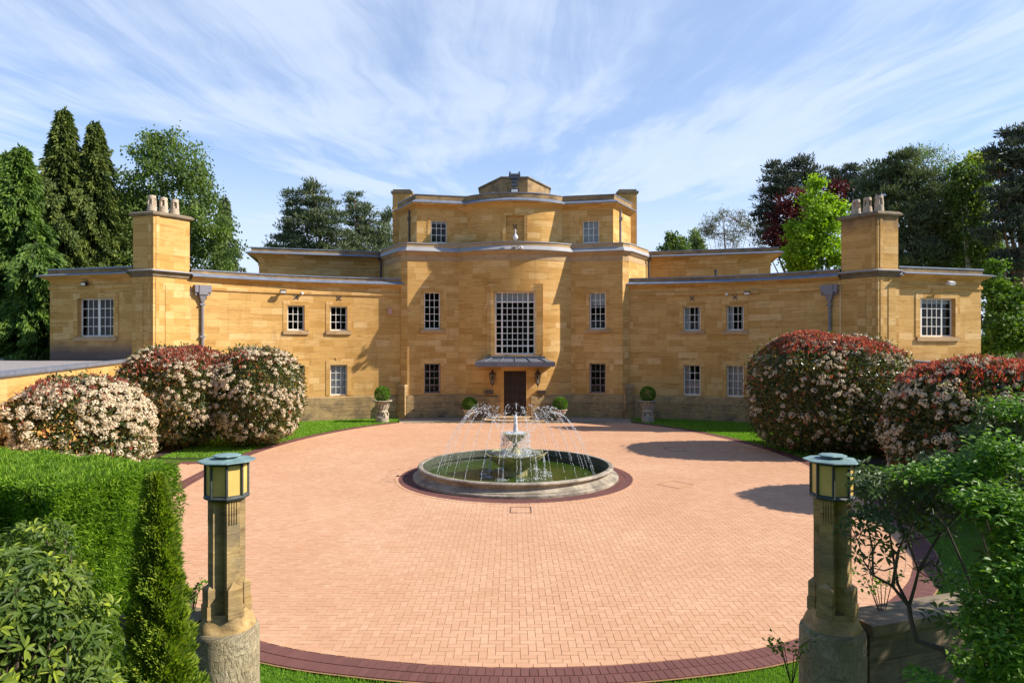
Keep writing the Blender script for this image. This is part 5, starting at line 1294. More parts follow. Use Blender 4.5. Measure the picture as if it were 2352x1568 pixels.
# hedge
def hedge():
    ang = rad(160); root = empty('conifer_hedge', (-6.6, 9.2, 0), 'clipped bright green conifer hedge with a flat top behind the rhododendron', 'hedge')
    # hedge runs from its right end outward and backward
    e0 = np.array([-5.12, 9.0]); dv = np.array([-0.93, 0.33]); dv /= np.linalg.norm(dv); nv = np.array([dv[1], -dv[0]])   # nv points to the camera side
    if nv[1] > 0: nv = -nv
    Lh, D, Ht = 6.5, 0.95, 2.86
    P = []; Nr = []
    def face(n, fn_): 
        p, q = fn_(rng.random(n), rng.random(n)); P.append(p); Nr.append(q)
    def W3(u, v, z): return np.stack([e0[0] + dv[0] * u + nv[0] * v, e0[1] + dv[1] * u + nv[1] * v, z], 1)
    lump = lambda a, b: 0.05 * (np.sin(a * 5.3 + 1) * np.sin(b * 6.1) + np.sin(a * 11.7 + b * 3) * 0.6)
    N3 = lambda v: np.array([v[0], v[1], 0.0])
    def top(a, b): u = a * Lh; v = (b * 2 - 1) * D; return W3(u, v, Ht + 0.6 * lump(u, v) - 0.10 * (np.abs(b * 2 - 1) ** 6) - 0.1 * np.exp(-u * 6)), np.tile([[0, 0, 1.0]], (len(a), 1))
    def front(a, b): u = a * Lh; z = Ht * (b ** 0.8); return W3(u, D + lump(u, z) * 1.3 - 0.09 * (z / Ht) ** 8, z), np.tile(N3(nv)[None], (len(a), 1))
    def back(a, b): u = a * Lh; z = Ht * b; return W3(u, -D + lump(u, z), z), np.tile(-N3(nv)[None], (len(a), 1))
    def end(a, b): v = (a * 2 - 1) * D; z = Ht * b; return W3(-lump(v, z) - 0.0 * a, v, z), np.tile(-N3(dv)[None], (len(a), 1))
    face(95000, top); face(105000, front); face(8000, back); face(34000, end)
    p = np.concatenate(P); q = np.concatenate(Nr); n = len(p)
    p = p - q * (rng.random(n) ** 1.6 * 0.16)[:, None]
    ax = q * 0.75 + rdir(n) * 0.75 + np.array([0.25, -0.1, 0.15])
    leaves('foliage', p, ax, rdir(n) + q * 0.4, 0.04 + 0.06 * rng.random(n), 0.013 + 0.012 * rng.random(n), 'hedge', root, np.clip(rng.random(n) * 0.8 + lump(p[:, 0] * 1.3, p[:, 2] * 2) * 2 + 0.05, 0, 1))
    # woody inside
    m = MB()
    c = [(e0 + dv * 0.13 + nv * (D - 0.24)), (e0 + dv * (Lh - .1) + nv * (D - 0.24)), (e0 + dv * (Lh - .1) - nv * (D - 0.2)), (e0 + dv * 0.13 - nv * (D - 0.2))]
    m.prism([tuple(k) for k in c], 0, Ht - 0.2); o = m.build('inner_growth', LF['hedge'], root)
    # wispy stray shoots at the end
    n = 160; v = (rng.random(n) * 2 - 1) * D; z = 0.6 + rng.random(n) * 2.1; p = W3(np.zeros(n), v, z)
    leaves('stray_shoot', p, np.tile([[1.0, -0.2, 0.35]], (n, 1)) + rdir(n) * 0.4, rdir(n), 0.10 + 0.10 * rng.random(n), 0.012, 'hedge', root)['kind'] = 'stuff'
hedge()

def thuja():
    x, y = PX(372, 6.9), 6.9; root = empty('golden_thuja', (x, y, 0), 'slim golden conifer column between the hedge and the sunlit pillar', 'conifer')
    n = 42000; t = rng.random(n) ** 0.8; z = 0.02 + t * 3.2; R = 0.33 * (1 - 0.66 * t) * (1 - t ** 7) + 0.02; a = rng.random(n) * 6.283
    bump = 1 + 0.22 * np.sin(a * 3 + z * 5.5) * np.sin(z * 7.3 + a) + 0.18 * np.sin(a * 5 - z * 13) + 0.12 * np.sin(a * 8 + z * 21)
    s = 1 - 0.30 * rng.random(n) ** 2
    p = np.stack([x + R * bump * s * np.cos(a) - 0.10 * (t - 0.3), y + R * bump * s * np.sin(a), z], 1); out = np.stack([np.cos(a), np.sin(a), np.zeros(n)], 1)
    leaves('foliage', p, out * 0.6 + [0, 0, 0.8] + rdir(n) * 0.6, np.cross(out, [0, 0, 1.0]) + rdir(n) * 0.6, 0.05 + 0.05 * rng.random(n), 0.022, 'thuja', root)
    m = MB(); m.tube([(x, y, -0.02), (x, y, 1.5), (x, y, 2.9)], [0.05, 0.035, 0.012], 7); m.build('trunk', 'bark', root)
thuja()

def whorls(name, cent, outw, per, L, W, mat, parent, droop=0.25, r0=None):
    """rosettes of leaves round twig tips"""
    n = len(cent); out = norm(outw + rdir(n) * 0.35 + [0, 0, 0.35]); a = norm(np.cross(out, rdir(n))); b = np.cross(out, a)
    P = []; A = []; N_ = []; rr = []
    base = rng.random(n)
    for k in range(per):
        ph = 2 * math.pi * k / per + rng.random(n) * 0.7; lat = a * np.cos(ph)[:, None] + b * np.sin(ph)[:, None]
        el = 0.45 - droop * rng.random(n) * 2
        ax = norm(lat + out * el[:, None]); P.append(cent + lat * 0.012 - out * (rng.random(n) * 0.09)[:, None]); A.append(ax + rdir(n) * 0.22); N_.append(norm(out - ax * (out * ax).sum(1, keepdims=True) + rdir(n) * 0.25)); rr.append(np.clip(base * 0.7 + rng.random(n) * 0.35, 0, 1))
    P, A, N_, rr = np.concatenate(P), np.concatenate(A), np.concatenate(N_), np.concatenate(rr); m = len(P)
    return leaves(name, P, A, N_, L * (0.65 + 0.5 * rng.random(m)), W * (0.7 + 0.5 * rng.random(m)), mat, parent, rr, leaf=True)

def rhodo_left():
    root = empty('rhododendron', (-4.1, 5.6, 0), 'large leaved rhododendron filling the lower left corner below the hedge', 'shrub', 'rhododendrons in the foreground')
    C = []; O_ = []
    for c, r, n in (((-4.35, 5.7, 1.45), (0.92, 0.9, 1.45), 1500), ((-3.6, 5.55, 0.95), (0.5, 0.6, 0.98), 700), ((-4.75, 6.4, 1.75), (0.8, 0.8, 1.15), 700), ((-5.4, 5.9, 1.4), (0.9, 0.9, 1.4), 500)):
        p, q = super_shell(n, c, r, 2.2, 0.30, 20, 0.22, 0.02); C.append(p); O_.append(q)
    C, O_ = np.concatenate(C), np.concatenate(O_)
    whorls('foliage', C, O_, 8, 0.115, 0.034, 'rhodo', root, 0.45)
    m = MB()
    for i in range(0, len(C), 14):
        p = C[i]; b0 = np.array([-4.2 + 0.3 * math.sin(i), 5.8, 0.0]); md = (p * 0.5 + b0 * 0.5); md[2] += 0.15
        m.tube([b0, md, p], [0.03, 0.02, 0.006], 5)
    m.build('stems', 'bark', root)
rhodo_left()

def rhodo_right():
    Y = 6.9; root = empty('rhododendron', (PX(2200, Y), Y, 0), 'leggy rhododendron with bare forked stems leaning against the shaded pillar', 'shrub', 'rhododendrons in the foreground')
    def P(x, y, Yy): return np.array([PX(x, Yy), Yy, PZ(y, Yy)])
    m = MB()
    fork = P(2088, 1392, 7.1)
    m.tube([P(2230, 1560, 6.7), P(2165, 1490, 6.85), P(2105, 1470, 7.0), P(2092, 1420, 7.05), fork], [0.034, 0.030, 0.028, 0.025, 0.022], 8)
    limbs = [[(2088, 1392), (2050, 1345), (2005, 1320), (2004, 1260), (1992, 1200), (1990, 1120)], [(2088, 1392), (2062, 1340), (2050, 1270), (2040, 1200), (2048, 1120)], [(2088, 1392), (2100, 1350), (2110, 1310), (2085, 1240), (2110, 1160), (2150, 1100)], [(2050, 1345), (2062, 1270), (2078, 1230), (2060, 1180), (2030, 1110)],
             [(2110, 1310), (2150, 1240), (2200, 1180), (2250, 1100)], [(2005, 1320), (1985, 1290), (1970, 1240)], [(2062, 1270), (2020, 1240), (1975, 1225)], [(2085, 1240), (2140, 1230), (2180, 1215)], [(2062, 1300), (2030, 1310), (1995, 1300)], [(2110, 1310), (2135, 1290), (2150, 1300)], [(2230, 1560), (2300, 1420), (2320, 1250), (2300, 1050)]]
    tips = []
    for i, l in enumerate(limbs):
        dy = 0.25 * math.sin(i * 1.7); pts = [P(x, y, 7.1 + dy * k / len(l) * 1.2) for k, (x, y) in enumerate(l)]; rr = np.linspace(0.019 if i < 5 else 0.010, 0.005, len(l))
        m.tube(pts, list(rr), 7); tips.append(pts[-1])
        for p in pts[2:]:
            for _ in range(3):
                e = p + rdir(1)[0] * 0.18 + [0, 0, 0.08]; m.tube([p, (p + e) / 2 + [0, 0, -0.015], e], [0.007, 0.005, 0.003], 4); 
                if random.random() < 0.45: tips.append(e)
    m.build('stems', 'bark', root)
    C = [np.array(tips)]; 
    for x, y, rx, rz, n, Yy in ((2000, 1105, 42, 36, 60, 7.0), (2050, 1110, 60, 42, 80, 7.2), (2120, 1120, 75, 46, 110, 7.3), (2200, 1130, 80, 60, 150, 7.4), (2000, 1180, 45, 36, 44, 7.1), (2090, 1180, 70, 34, 50, 7.3), (2190, 1070, 80, 45, 120, 7.6), (2270, 1010, 70, 50, 130, 7.6), (2330, 960, 60, 45, 110, 7.6), (2160, 1420, 30, 22, 12, 6.7), (2330, 1300, 50, 120, 170, 6.9), (2340, 1410, 60, 130, 190, 6.4), (2310, 1100, 80, 90, 170, 7.2), (2250, 1400, 30, 40, 26, 6.4)):
        s = Yy / F; p, q = super_shell(int(n * 0.5), (PX(x, Yy), Yy, PZ(y, Yy)), (rx * s * 1.1, 0.36, rz * s * 1.05), 2.0, 0.85, 8, 0.45); C.append(p)
    C = np.concatenate(C)
    whorls('foliage', C, np.tile([[-0.2, -0.5, 0.5]], (len(C), 1)), 7, 0.105, 0.032, 'rhodo2', root, 0.45)
rhodo_right()

def shrub_right():
    Y = 6.2; root = empty('broadleaf_shrub', (PX(2330, Y), Y, 0), 'fresh green leafy shrub filling the lower right corner', 'shrub')
    Cs = []; m = MB(); b0 = np.array([PX(2420, Y), Y, 0.0])
    for x, y, rx, rz, n, Yy in ((2330, 940, 60, 30, 150, 7.4), (2230, 1075, 90, 26, 230, 6.9), (2120, 1085, 60, 16, 100, 6.9), (2300, 1040, 70, 40, 220, 6.7), (2300, 1160, 80, 46, 330, 6.2), (2230, 1150, 50, 20, 90, 6.4), (2340, 1250, 60, 60, 300, 6.0), (2190, 1330, 36, 22, 50, 7.6), (2300, 1330, 50, 50, 180, 5.9), (2270, 1430, 46, 50, 160, 5.8), (2310, 1510, 66, 70, 330, 5.6), (2240, 1545, 40, 24, 80, 5.8), (2370, 1380, 60, 110, 330, 5.6), (2140, 1562, 36, 14, 36, 5.7)):
        s = Yy / F; c = (PX(x, Yy), Yy, PZ(y, Yy)); p, q = super_shell(int(n * 3.6), c, (rx * s * 1.2, 0.36, rz * s * 1.2), 2.0, 0.9, 10, 0.8); Cs.append(p)
        mid = (b0 + np.array(c)) / 2 + [0.1, 0, 0.1]; m.tube([b0, mid, c], [0.03, 0.018, 0.006], 6)
    C = np.concatenate(Cs); n = len(C)
    leaves('foliage', C, rdir(n) * [1, 1, 0.35] + [-0.2, -0.2, -0.15], rdir(n) * 0.5 + [0, -0.2, 1.0], 0.050 + 0.035 * rng.random(n), 0.026 + 0.016 * rng.random(n), 'shrub', root, leaf=True)
    m.build('stems', 'bark', root)
shrub_right()

# low rose sprigs at the wall tops and foot of the pillars
def sprig(x, y, z, label, n=26, sc=0.25):
    root = empty('rose_sprig', (x, y, z - 0.5), label, 'plant', 'rose sprigs by the pillars'); c = np.array([x, y, z]); m = MB(); tips = []
    for i in range(7):
        e = c + rdir(1)[0] * sc * [1, 0.5, 0.6] + [0, 0, sc * 0.5]; m.tube([c - [0, 0, 0.4], (c + e) / 2, e], [0.006, 0.005, 0.003], 4); tips += [c + (e - c) * t for t in (0.4, 0.7, 1.0)]
    T = np.repeat(np.array(tips), 4, 0); T = T + rng.normal(size=T.shape) * 0.03; k = len(T)
    leaves('foliage', T, rdir(k), rdir(k) + [0, 0, 0.6], 0.055, 0.032, 'shrub', root, leaf=True); m.build('stems', 'bark', root)
sprig(LXP - 0.55, 8.25, 1.45, 'small rose sprig above the wall left of the sunlit pillar')
sprig(RXP - 0.52, 7.9, 1.0, 'small rose sprig left of the drum of the shaded pillar', sc=0.3)
sprig(RXP + 0.75, 8.3, 1.6, 'leafy rose sprig above the wall right of the shaded pillar', sc=0.4)

# ---- trees
def limbs_to(mb, base, tops, r0, zfrac=0.5):
    for tpt in tops:
        b = np.array([base[0], base[1], tpt[2] * zfrac + base[2] * (1 - zfrac)]) ; mid = (b + tpt) / 2 + [0, 0, -0.06 * abs(tpt[0] - base[0])]
        mb.tube([b, mid, tpt], [r0 * 0.3, r0 * 0.2, r0 * 0.06], 6)

def broad_tree(name, label, cat, base_px, Y, blobs, mat, leaf=0.24, wid=0.15, dens=1.0, bark='bark', trunk_r=0.25, group=None, clump=0.55, hang=0.0, thin=False, depth=0.75, trunk_top=None, needle=False, flat=False, per=34, dy=1.0):
    s = Y / F; X = PX(base_px, Y); root = empty(name, (X, Y, 0), label, cat, group)
    P = []; Nn = []; centers = []
    for b in blobs:
        x, y, rx, rz = b[:4]; yo = b[4] if len(b) > 4 else random.uniform(-0.4, 0.4) * rx * s
        c = np.array([PX(x, Y), Y + yo, PZ(y, Y)]); r = np.array([rx * s, rx * s * 0.85 * dy, rz * s]); centers.append(c)
        area = (r[0] * r[1] + r[0] * r[2] + r[1] * r[2]) * 4
        nc = max(8, int(area * 0.50 * dens / clump ** 2)); per_ = int(per * 1.7)
        cp, cn = super_shell(nc, c, r, 2.0, depth, 12, 0.22)
        d = rng.normal(size=(nc, per_, 3)) * clump * 0.42 * ([1, 1, 0.35] if flat else [1, 1, 0.8])
        if hang: d[..., 2] -= np.abs(rng.normal(size=(nc, per_))) * hang
        P.append((cp[:, None] + d).reshape(-1, 3)); Nn.append(np.repeat(cn, per_, 0) + d.reshape(-1, 3) * 0.5)
    P = np.concatenate(P); Nn = np.concatenate(Nn); n = len(P)
    crnd = np.repeat(rng.random(n // per_), per_)
    if needle: ax = rdir(n) * 0.8 + norm(Nn) * 0.5 + [0, 0, 0.6]; nr = rdir(n)
    elif hang: ax = rdir(n) * 0.7 + [0, 0, -0.8]; nr = rdir(n) + norm(Nn) * 0.5
    else: ax = rdir(n) * [1, 1, 0.6] + [0, 0, -0.2]; nr = norm(Nn) * 0.7 + rdir(n) * 0.7 + [0, 0, 0.35]
    leaves('crown', P, ax, nr, leaf * (0.7 + 0.6 * rng.random(n)), wid * (0.7 + 0.6 * rng.random(n)), mat, root, np.clip(0.55 * crnd + 0.45 * rng.random(n), 0, 1))
    m = MB(); top = max(c[2] for c in centers) if trunk_top is None else trunk_top
    tc = centers[int(np.argmax([c[2] for c in centers]))]
    m.tube([(X, Y, -0.1), (X + 0.05, Y, top * 0.45), (X * 0.5 + tc[0] * 0.5, Y, top * 0.8), (tc[0], Y, top)], [trunk_r, trunk_r * 0.8, trunk_r * 0.45, trunk_r * 0.1], 8)
    limbs_to(m, (X, Y, 0), centers, trunk_r)
    if thin:
        for c in centers:
            for _ in range(14):
                e = c + rdir(1)[0] * np.array([1.6, 1.2, 1.1]); m.tube([c, (c + e) / 2 + [0, 0, -0.1], e], [0.03, 0.02, 0.01], 4)
    m.build('trunk', bark, root)

def spire_conifer(label, px, top, Y, half, mat, group, lean=0.0, nb=230, per=24, droop=0.5, leaf=0.36, low=0.03, name='cypress_tree', taper=0.85, cat='tree'):
    s = Y / F; X = PX(px, Y); zt = PZ(top, Y); R = half * s; root = empty(name, (X, Y, 0), label, cat, group)
    P = []; A = []; rn = []
    m = MB(); m.tube([(X, Y, -0.1), (X, Y, zt * 0.5), (X + lean, Y, zt)], [0.32, 0.2, 0.02], 8)
    lob = [(random.random() * 6.283, random.uniform(3, 9), random.uniform(0.12, 0.3)) for _ in range(3)]
    for i in range(nb):
        t = low + (1 - low) * (i / nb) ** 0.85; z0 = t * zt; az = i * 2.39996 + random.uniform(-.3, .3)
        wob = 1 + sum(am * math.sin(az * (k + 1) + ph + t * fq * 3) for k, (ph, fq, am) in enumerate(lob))
        L = (R * (1 - t) ** taper * random.uniform(0.7, 1.12) * wob + 0.16); k = max(2, int(L / 0.36) + 1)
        u = np.linspace(0.22, 1.0, k + 1); hx, hy = math.cos(az), math.sin(az)
        zz = z0 + 0.22 * L * np.sin(u * 2.2) - droop * L * 0.6 * u ** 2.4
        c = np.stack([X + lean * t + hx * L * u, Y + hy * L * u, zz], 1)
        cc = np.repeat(c, per, 0); uu = np.repeat(u, per); q = len(cc)
        sp = (0.10 + 0.05 * L) * (1.15 - 0.5 * uu)
        P.append(cc + rng.normal(size=(q, 3)) * sp[:, None] * [1, 1, 0.6] + np.stack([0 * uu, 0 * uu, -np.abs(rng.normal(size=q)) * 0.20], 1))
        A.append(np.tile([[hx, hy, -1.0]], (q, 1)) + rdir(q) * 0.6); rn.append(np.clip(random.random() * 0.42 + 0.25 * rng.random(q) + 0.36 * np.maximum(0, uu - 0.3), 0, 1))
        if i % 5 == 0: m.tube([(X + lean * t, Y, z0), tuple(c[len(c) // 2]), tuple(c[-1])], [0.05, 0.03, 0.01], 4)
    # leader
    q = 40; zz = zt - rng.random(q) * 0.9; P.append(np.stack([X + lean + rng.normal(size=q) * 0.10, Y + rng.normal(size=q) * 0.10, zz], 1)); A.append(rdir(q) * 0.6 + [0.2, 0, 0.6]); rn.append(rng.random(q))
    P, A, rn = np.concatenate(P), np.concatenate(A), np.concatenate(rn); n = len(P)
    leaves('crown', P, A, rdir(n) + [0, -0.3, 0.5], leaf * (0.6 + 0.7 * rng.random(n)), 0.13 * (0.7 + 0.6 * rng.random(n)), mat, root, rn); m.build('trunk', 'bark', root)

GB = 'trees behind the house'
spire_conifer('broad bright green cypress at the far left edge beside the end wall', 48, 338, 44, 115, 'cypress2', GB, nb=420, taper=0.75, per=30)
spire_conifer('tallest dark cypress spire left of the left chimney', 146, 252, 50, 165, 'cypress', GB, nb=430, taper=0.95, per=30)
spire_conifer('second slimmer cypress spire beside the tallest one', 222, 282, 51, 140, 'cypress', GB, nb=400, taper=0.95, per=30, lean=-0.1)
spire_conifer('short dark cypress in the gap behind the left chimney', 275, 440, 57, 140, 'cypress', GB, nb=300, taper=0.7, per=30)
spire_conifer('dark cypress filling the gap behind the two tall spires', 185, 400, 60, 170, 'cypress', GB, nb=320, taper=0.7, per=30)
spire_conifer('half hidden cypress behind the leftmost tree', 95, 400, 56, 120, 'cypress2', GB, nb=280, taper=0.7, per=28)
spire_conifer('low bright green cypress filling the corner beside the left end wall', 90, 560, 42, 130, 'cypress2', GB, nb=320, taper=0.55, per=28, low=0.0)
spire_conifer('small wispy cypress tip behind the leftmost tree', 15, 350, 58, 70, 'cypress2', GB, nb=200, taper=0.7)
broad_tree('birch_tree', 'big fresh green birch rising behind the left chimney', 'tree', 400, 53,
    [(400, 365, 75, 50), (345, 355, 55, 45), (330, 420, 65, 55), (420, 430, 75, 60), (450, 400, 35, 35), (360, 500, 85, 65), (450, 500, 65, 60), (490, 540, 55, 60), (410, 570, 90, 70), (510, 600, 45, 55), (340, 590, 80, 70), (300, 470, 40, 60), (395, 315, 25, 22), (475, 455, 25, 30), (345, 320, 22, 18)], 'birch', 0.25, 0.15, 0.95, 'birchbark', 0.22, GB, clump=0.8, hang=0.25)
spire_conifer('small dark pine tips right of the birch', 516, 452, 66, 60, 'pine', GB, nb=150, name='pine_tree', droop=0.1)
broad_tree('pine_tree', 'broad scots pine with pointed top left of the upper storey', 'tree', 745, 70,
    [(722, 430, 20, 18), (715, 455, 34, 22), (740, 480, 40, 24), (690, 480, 34, 22), (672, 455, 20, 14), (700, 510, 45, 24), (755, 512, 40, 26), (668, 500, 24, 18), (660, 535, 34, 22), (720, 545, 55, 24), (775, 550, 34, 26), (640, 556, 26, 14), (690, 575, 50, 20), (760, 585, 50, 24)], 'pine', 0.42, 0.10, 1.3, 'pinebark', 0.28, GB, clump=0.75, flat=True, needle=True, per=30)
broad_tree('pine_tree', 'slimmer scots pine with open crown close to the upper storey', 'tree', 832, 73,
    [(815, 458, 22, 12), (825, 475, 24, 14), (812, 495, 26, 14), (845, 500, 28, 16), (825, 520, 32, 16), (865, 528, 22, 14), (850, 545, 34, 18), (815, 550, 32, 18), (880, 560, 30, 22), (840, 575, 50, 20)], 'pine', 0.42, 0.10, 1.15, 'pinebark', 0.26, GB, clump=0.7, flat=True, needle=True, per=30)
broad_tree('pine_tree', 'small pine peeping out beside the left rear stack', 'tree', 893, 76, [(893, 490, 12, 14), (888, 515, 16, 18), (893, 545, 22, 20), (880, 570, 24, 20)], 'pine', 0.42, 0.10, 1.2, 'pinebark', 0.2, GB, clump=0.7, needle=True, per=28)
broad_tree('birch_tree', 'small green birch top just above the right rear roof', 'tree', 1555, 74, [(1550, 555, 22, 18), (1570, 560, 18, 16), (1545, 538, 10, 10), (1530, 570, 14, 12)], 'birch', 0.28, 0.18, 1.0, 'birchbark', 0.12, GB, clump=0.6, hang=0.3)
broad_tree('birch_tree', 'thin weeping birch between the birch top and the bare pine', 'tree', 1600, 78, [(1600, 530, 13, 14), (1602, 555, 14, 22), (1612, 562, 10, 16), (1590, 548, 8, 16)], 'paleb', 0.30, 0.15, 0.8, 'birchbark', 0.10, GB, clump=0.6, hang=0.7)
broad_tree('pine_tree', 'thin crowned pine with bare limbs above the right rear roof', 'tree', 1672, 76, [(1660, 500, 26, 18), (1635, 515, 20, 18), (1685, 505, 22, 18), (1700, 530, 22, 22), (1650, 535, 30, 18), (1720, 520, 16, 16), (1625, 535, 14, 12), (1680, 550, 34, 20)], 'thinpine', 0.35, 0.07, 0.62, 'pinebark', 0.2, GB, clump=0.8, needle=True, thin=True, per=24)
broad_tree('pine_tree', 'tall dark scots pine with billowing crown left of the copper beech', 'tree', 1840, 60,
    [(1800, 392, 32, 22), (1848, 382, 28, 20), (1825, 415, 38, 18), (1778, 415, 28, 18), (1765, 445, 24, 16), (1755, 470, 20, 14), (1800, 440, 40, 14), (1752, 500, 18, 12), (1760, 525, 22, 14), (1865, 405, 20, 18), (1750, 545, 20, 12), (1870, 430, 24, 16), (1790, 480, 24, 10)], 'bluepine', 0.40, 0.10, 1.4, 'pinebark', 0.3, GB, clump=0.7, flat=True, needle=True, thin=True, per=32)
broad_tree('beech_tree', 'dark purple copper beech behind the lime green maple', 'tree', 1840, 57,
    [(1830, 470, 40, 36), (1800, 510, 38, 36), (1860, 500, 40, 36), (1915, 440, 28, 20), (1790, 550, 36, 30), (1840, 560, 50, 40), (1900, 470, 30, 26)], 'beech', 0.24, 0.19, 1.5, 'bark', 0.3, GB, clump=0.7)
broad_tree('maple_tree', 'bright lime green young maple left of the right chimney', 'tree', 1880, 48,
    [(1872, 425, 14, 22), (1870, 460, 28, 24), (1880, 500, 42, 32), (1850, 530, 36, 28), (1915, 500, 24, 30), (1900, 545, 42, 36), (1835, 560, 32, 28), (1870, 585, 60, 34), (1930, 480, 14, 20), (1825, 520, 14, 12), (1900, 460, 14, 16), (1840, 600, 40, 22), (1915, 595, 34, 26)], 'lime', 0.22, 0.16, 1.25, 'bark', 0.14, GB, clump=0.55)
broad_tree('pine_tree', 'dark pine top between the maple and the right chimney', 'tree', 1935, 68,
    [(1915, 400, 26, 14), (1945, 392, 24, 14), (1965, 405, 24, 16), (1930, 425, 34, 16), (1965, 430, 34, 20), (1955, 460, 34, 26)], 'bluepine', 0.42, 0.10, 1.4, 'pinebark', 0.26, GB, clump=0.7, flat=True, needle=True, per=30)
broad_tree('cedar_tree', 'huge spreading dark cedar rising behind the right chimney', 'tree', 2105, 58,
    [(2030, 385, 36, 20), (2070, 372, 30, 18), (2010, 420, 36, 20), (2060, 415, 50, 22), (2105, 415, 40, 22), (2035, 455, 48, 22), (2095, 460, 55, 24), (2140, 455, 36, 20), (2080, 500, 60, 24), (2140, 500, 50, 26), (2100, 545, 60, 28), (2160, 545, 55, 28), (2110, 590, 70, 30), (2180, 590, 55, 30), (2080, 610, 50, 20), (2205, 560, 30, 24)], 'pine', 0.46, 0.12, 1.9, 'pinebark', 0.4, GB, clump=0.85, flat=True, needle=True, per=34)
broad_tree('birch_tree', 'feathery birch top standing above the cedar', 'tree', 2130, 72,
    [(2105, 345, 28, 22), (2145, 345, 28, 22), (2165, 370, 26, 24), (2120, 375, 36, 24), (2095, 360, 20, 16), (2150, 400, 30, 24)], 'paleb', 0.26, 0.10, 0.65, 'bark', 0.16, GB, clump=0.7, hang=0.3, thin=True, per=24)
broad_tree('birch_tree', 'mid green weeping tree right of the cedar', 'tree', 2225, 55,
    [(2215, 385, 30, 22), (2240, 410, 40, 30), (2215, 440, 36, 36), (2245, 470, 38, 36), (2225, 510, 36, 36), (2250, 550, 40, 40), (2240, 600, 40, 34), (2200, 410, 20, 20)], 'birch', 0.24, 0.16, 1.5, 'birchbark', 0.2, GB, clump=0.65, hang=0.35)
broad_tree('pine_tree', 'dark pine filling the gap between the cedar and the weeping tree', 'tree', 2190, 64, [(2170, 440, 50, 36), (2220, 470, 50, 40), (2160, 500, 60, 40), (2230, 540, 60, 44), (2180, 570, 60, 44), (2250, 600, 60, 40), (2020, 560, 60, 50), (2000, 500, 40, 40), (1970, 560, 40, 50)], 'bluepine', 0.42, 0.12, 1.3, 'pinebark', 0.26, GB, clump=0.85, flat=True, needle=True, per=32)
broad_tree('maple_tree', 'yellow green tree top left of the dark pine at the right edge', 'tree', 2270, 60, [(2255, 362, 22, 14), (2280, 375, 24, 20), (2275, 395, 26, 20), (2240, 365, 14, 12), (2330, 430, 30, 24), (2310, 470, 26, 26)], 'yellow', 0.26, 0.18, 1.0, 'bark', 0.18, GB, clump=0.6)
broad_tree('pine_tree', 'tall dark pine at the right picture edge', 'tree', 2345, 51,
    [(2330, 312, 16, 20), (2360, 310, 18, 20), (2330, 345, 34, 20), (2290, 355, 24, 14), (2350, 375, 34, 20), (2300, 395, 34, 16), (2340, 425, 34, 18), (2285, 450, 30, 18), (2350, 470, 36, 24), (2300, 490, 34, 18), (2345, 530, 40, 24), (2295, 540, 34, 18), (2340, 600, 50, 34), (2380, 400, 40, 60), (2390, 520, 40, 60)], 'bluepine', 0.42, 0.11, 1.7, 'pinebark', 0.34, GB, clump=0.75, flat=True, needle=True, thin=True, per=32)
broad_tree('undergrowth_shrub', 'bright green bushes right of the right end wall', 'shrub', 2300, 44,
    [(2290, 740, 40, 50), (2320, 690, 36, 40), (2285, 660, 26, 30), (2340, 770, 40, 40), (2300, 790, 50, 30), (2290, 610, 20, 24)], 'under', 0.24, 0.16, 1.4, 'bark', 0.12, GB, clump=0.55, trunk_top=3.5)
broad_tree('pine_tree', 'dark tree filling the gap behind the bright bushes at the right edge', 'tree', 2345, 56,
    [(2330, 620, 60, 50), (2380, 640, 60, 60), (2330, 700, 60, 60), (2390, 740, 60, 70), (2270, 650, 40, 60), (2290, 760, 60, 50)], 'bluepine', 0.40, 0.13, 1.3, 'pinebark', 0.3, GB, clump=0.8, needle=True, per=32)
# trees standing to the right of the drive, outside the picture, whose shade falls on the right pillar
broad_tree('beech_tree', 'tall tree right of the entrance shading the right pillar', 'tree', 1176 + int(11.5 / 7.2 * F), 7.2,
    [(1176 + int(x / 7.2 * F), 784 - int((z - H) / 7.2 * F), int(r / 7.2 * F), int(r2 / 7.2 * F)) for x, z, r, r2 in ((8.6, 4.3, 1.4, 1.2), (10.6, 5.9, 1.8, 1.3), (11.4, 4.6, 1.6, 1.6), (9.4, 3.0, 1.4, 1.2))], 'under', 0.16, 0.11, 0.5, 'bark', 0.2, 'trees beside the entrance', clump=0.5, dy=0.85)

def sky_blocking_wood():  # leaf mass added out of view, cuts low sky fill and darkens pane reflections
    n = 52000; cl_ = 520; c = np.stack([rng.uniform(-60, 60, cl_), rng.uniform(-34, -16, cl_), rng.uniform(0.5, 19, cl_)], 1)
    P = np.repeat(c, n // cl_, 0) + rng.normal(size=(n, 3)) * [1.6, 1.6, 1.3]
    o = leaves('sky_blocking_wood', P, rdir(n), rdir(n) + [0, 0, 0.4], 0.75, 0.55, 'under', None); tag(o, 'unseen wood added behind the camera to block low sky light', 'wood', kind='stuff')
sky_blocking_wood()
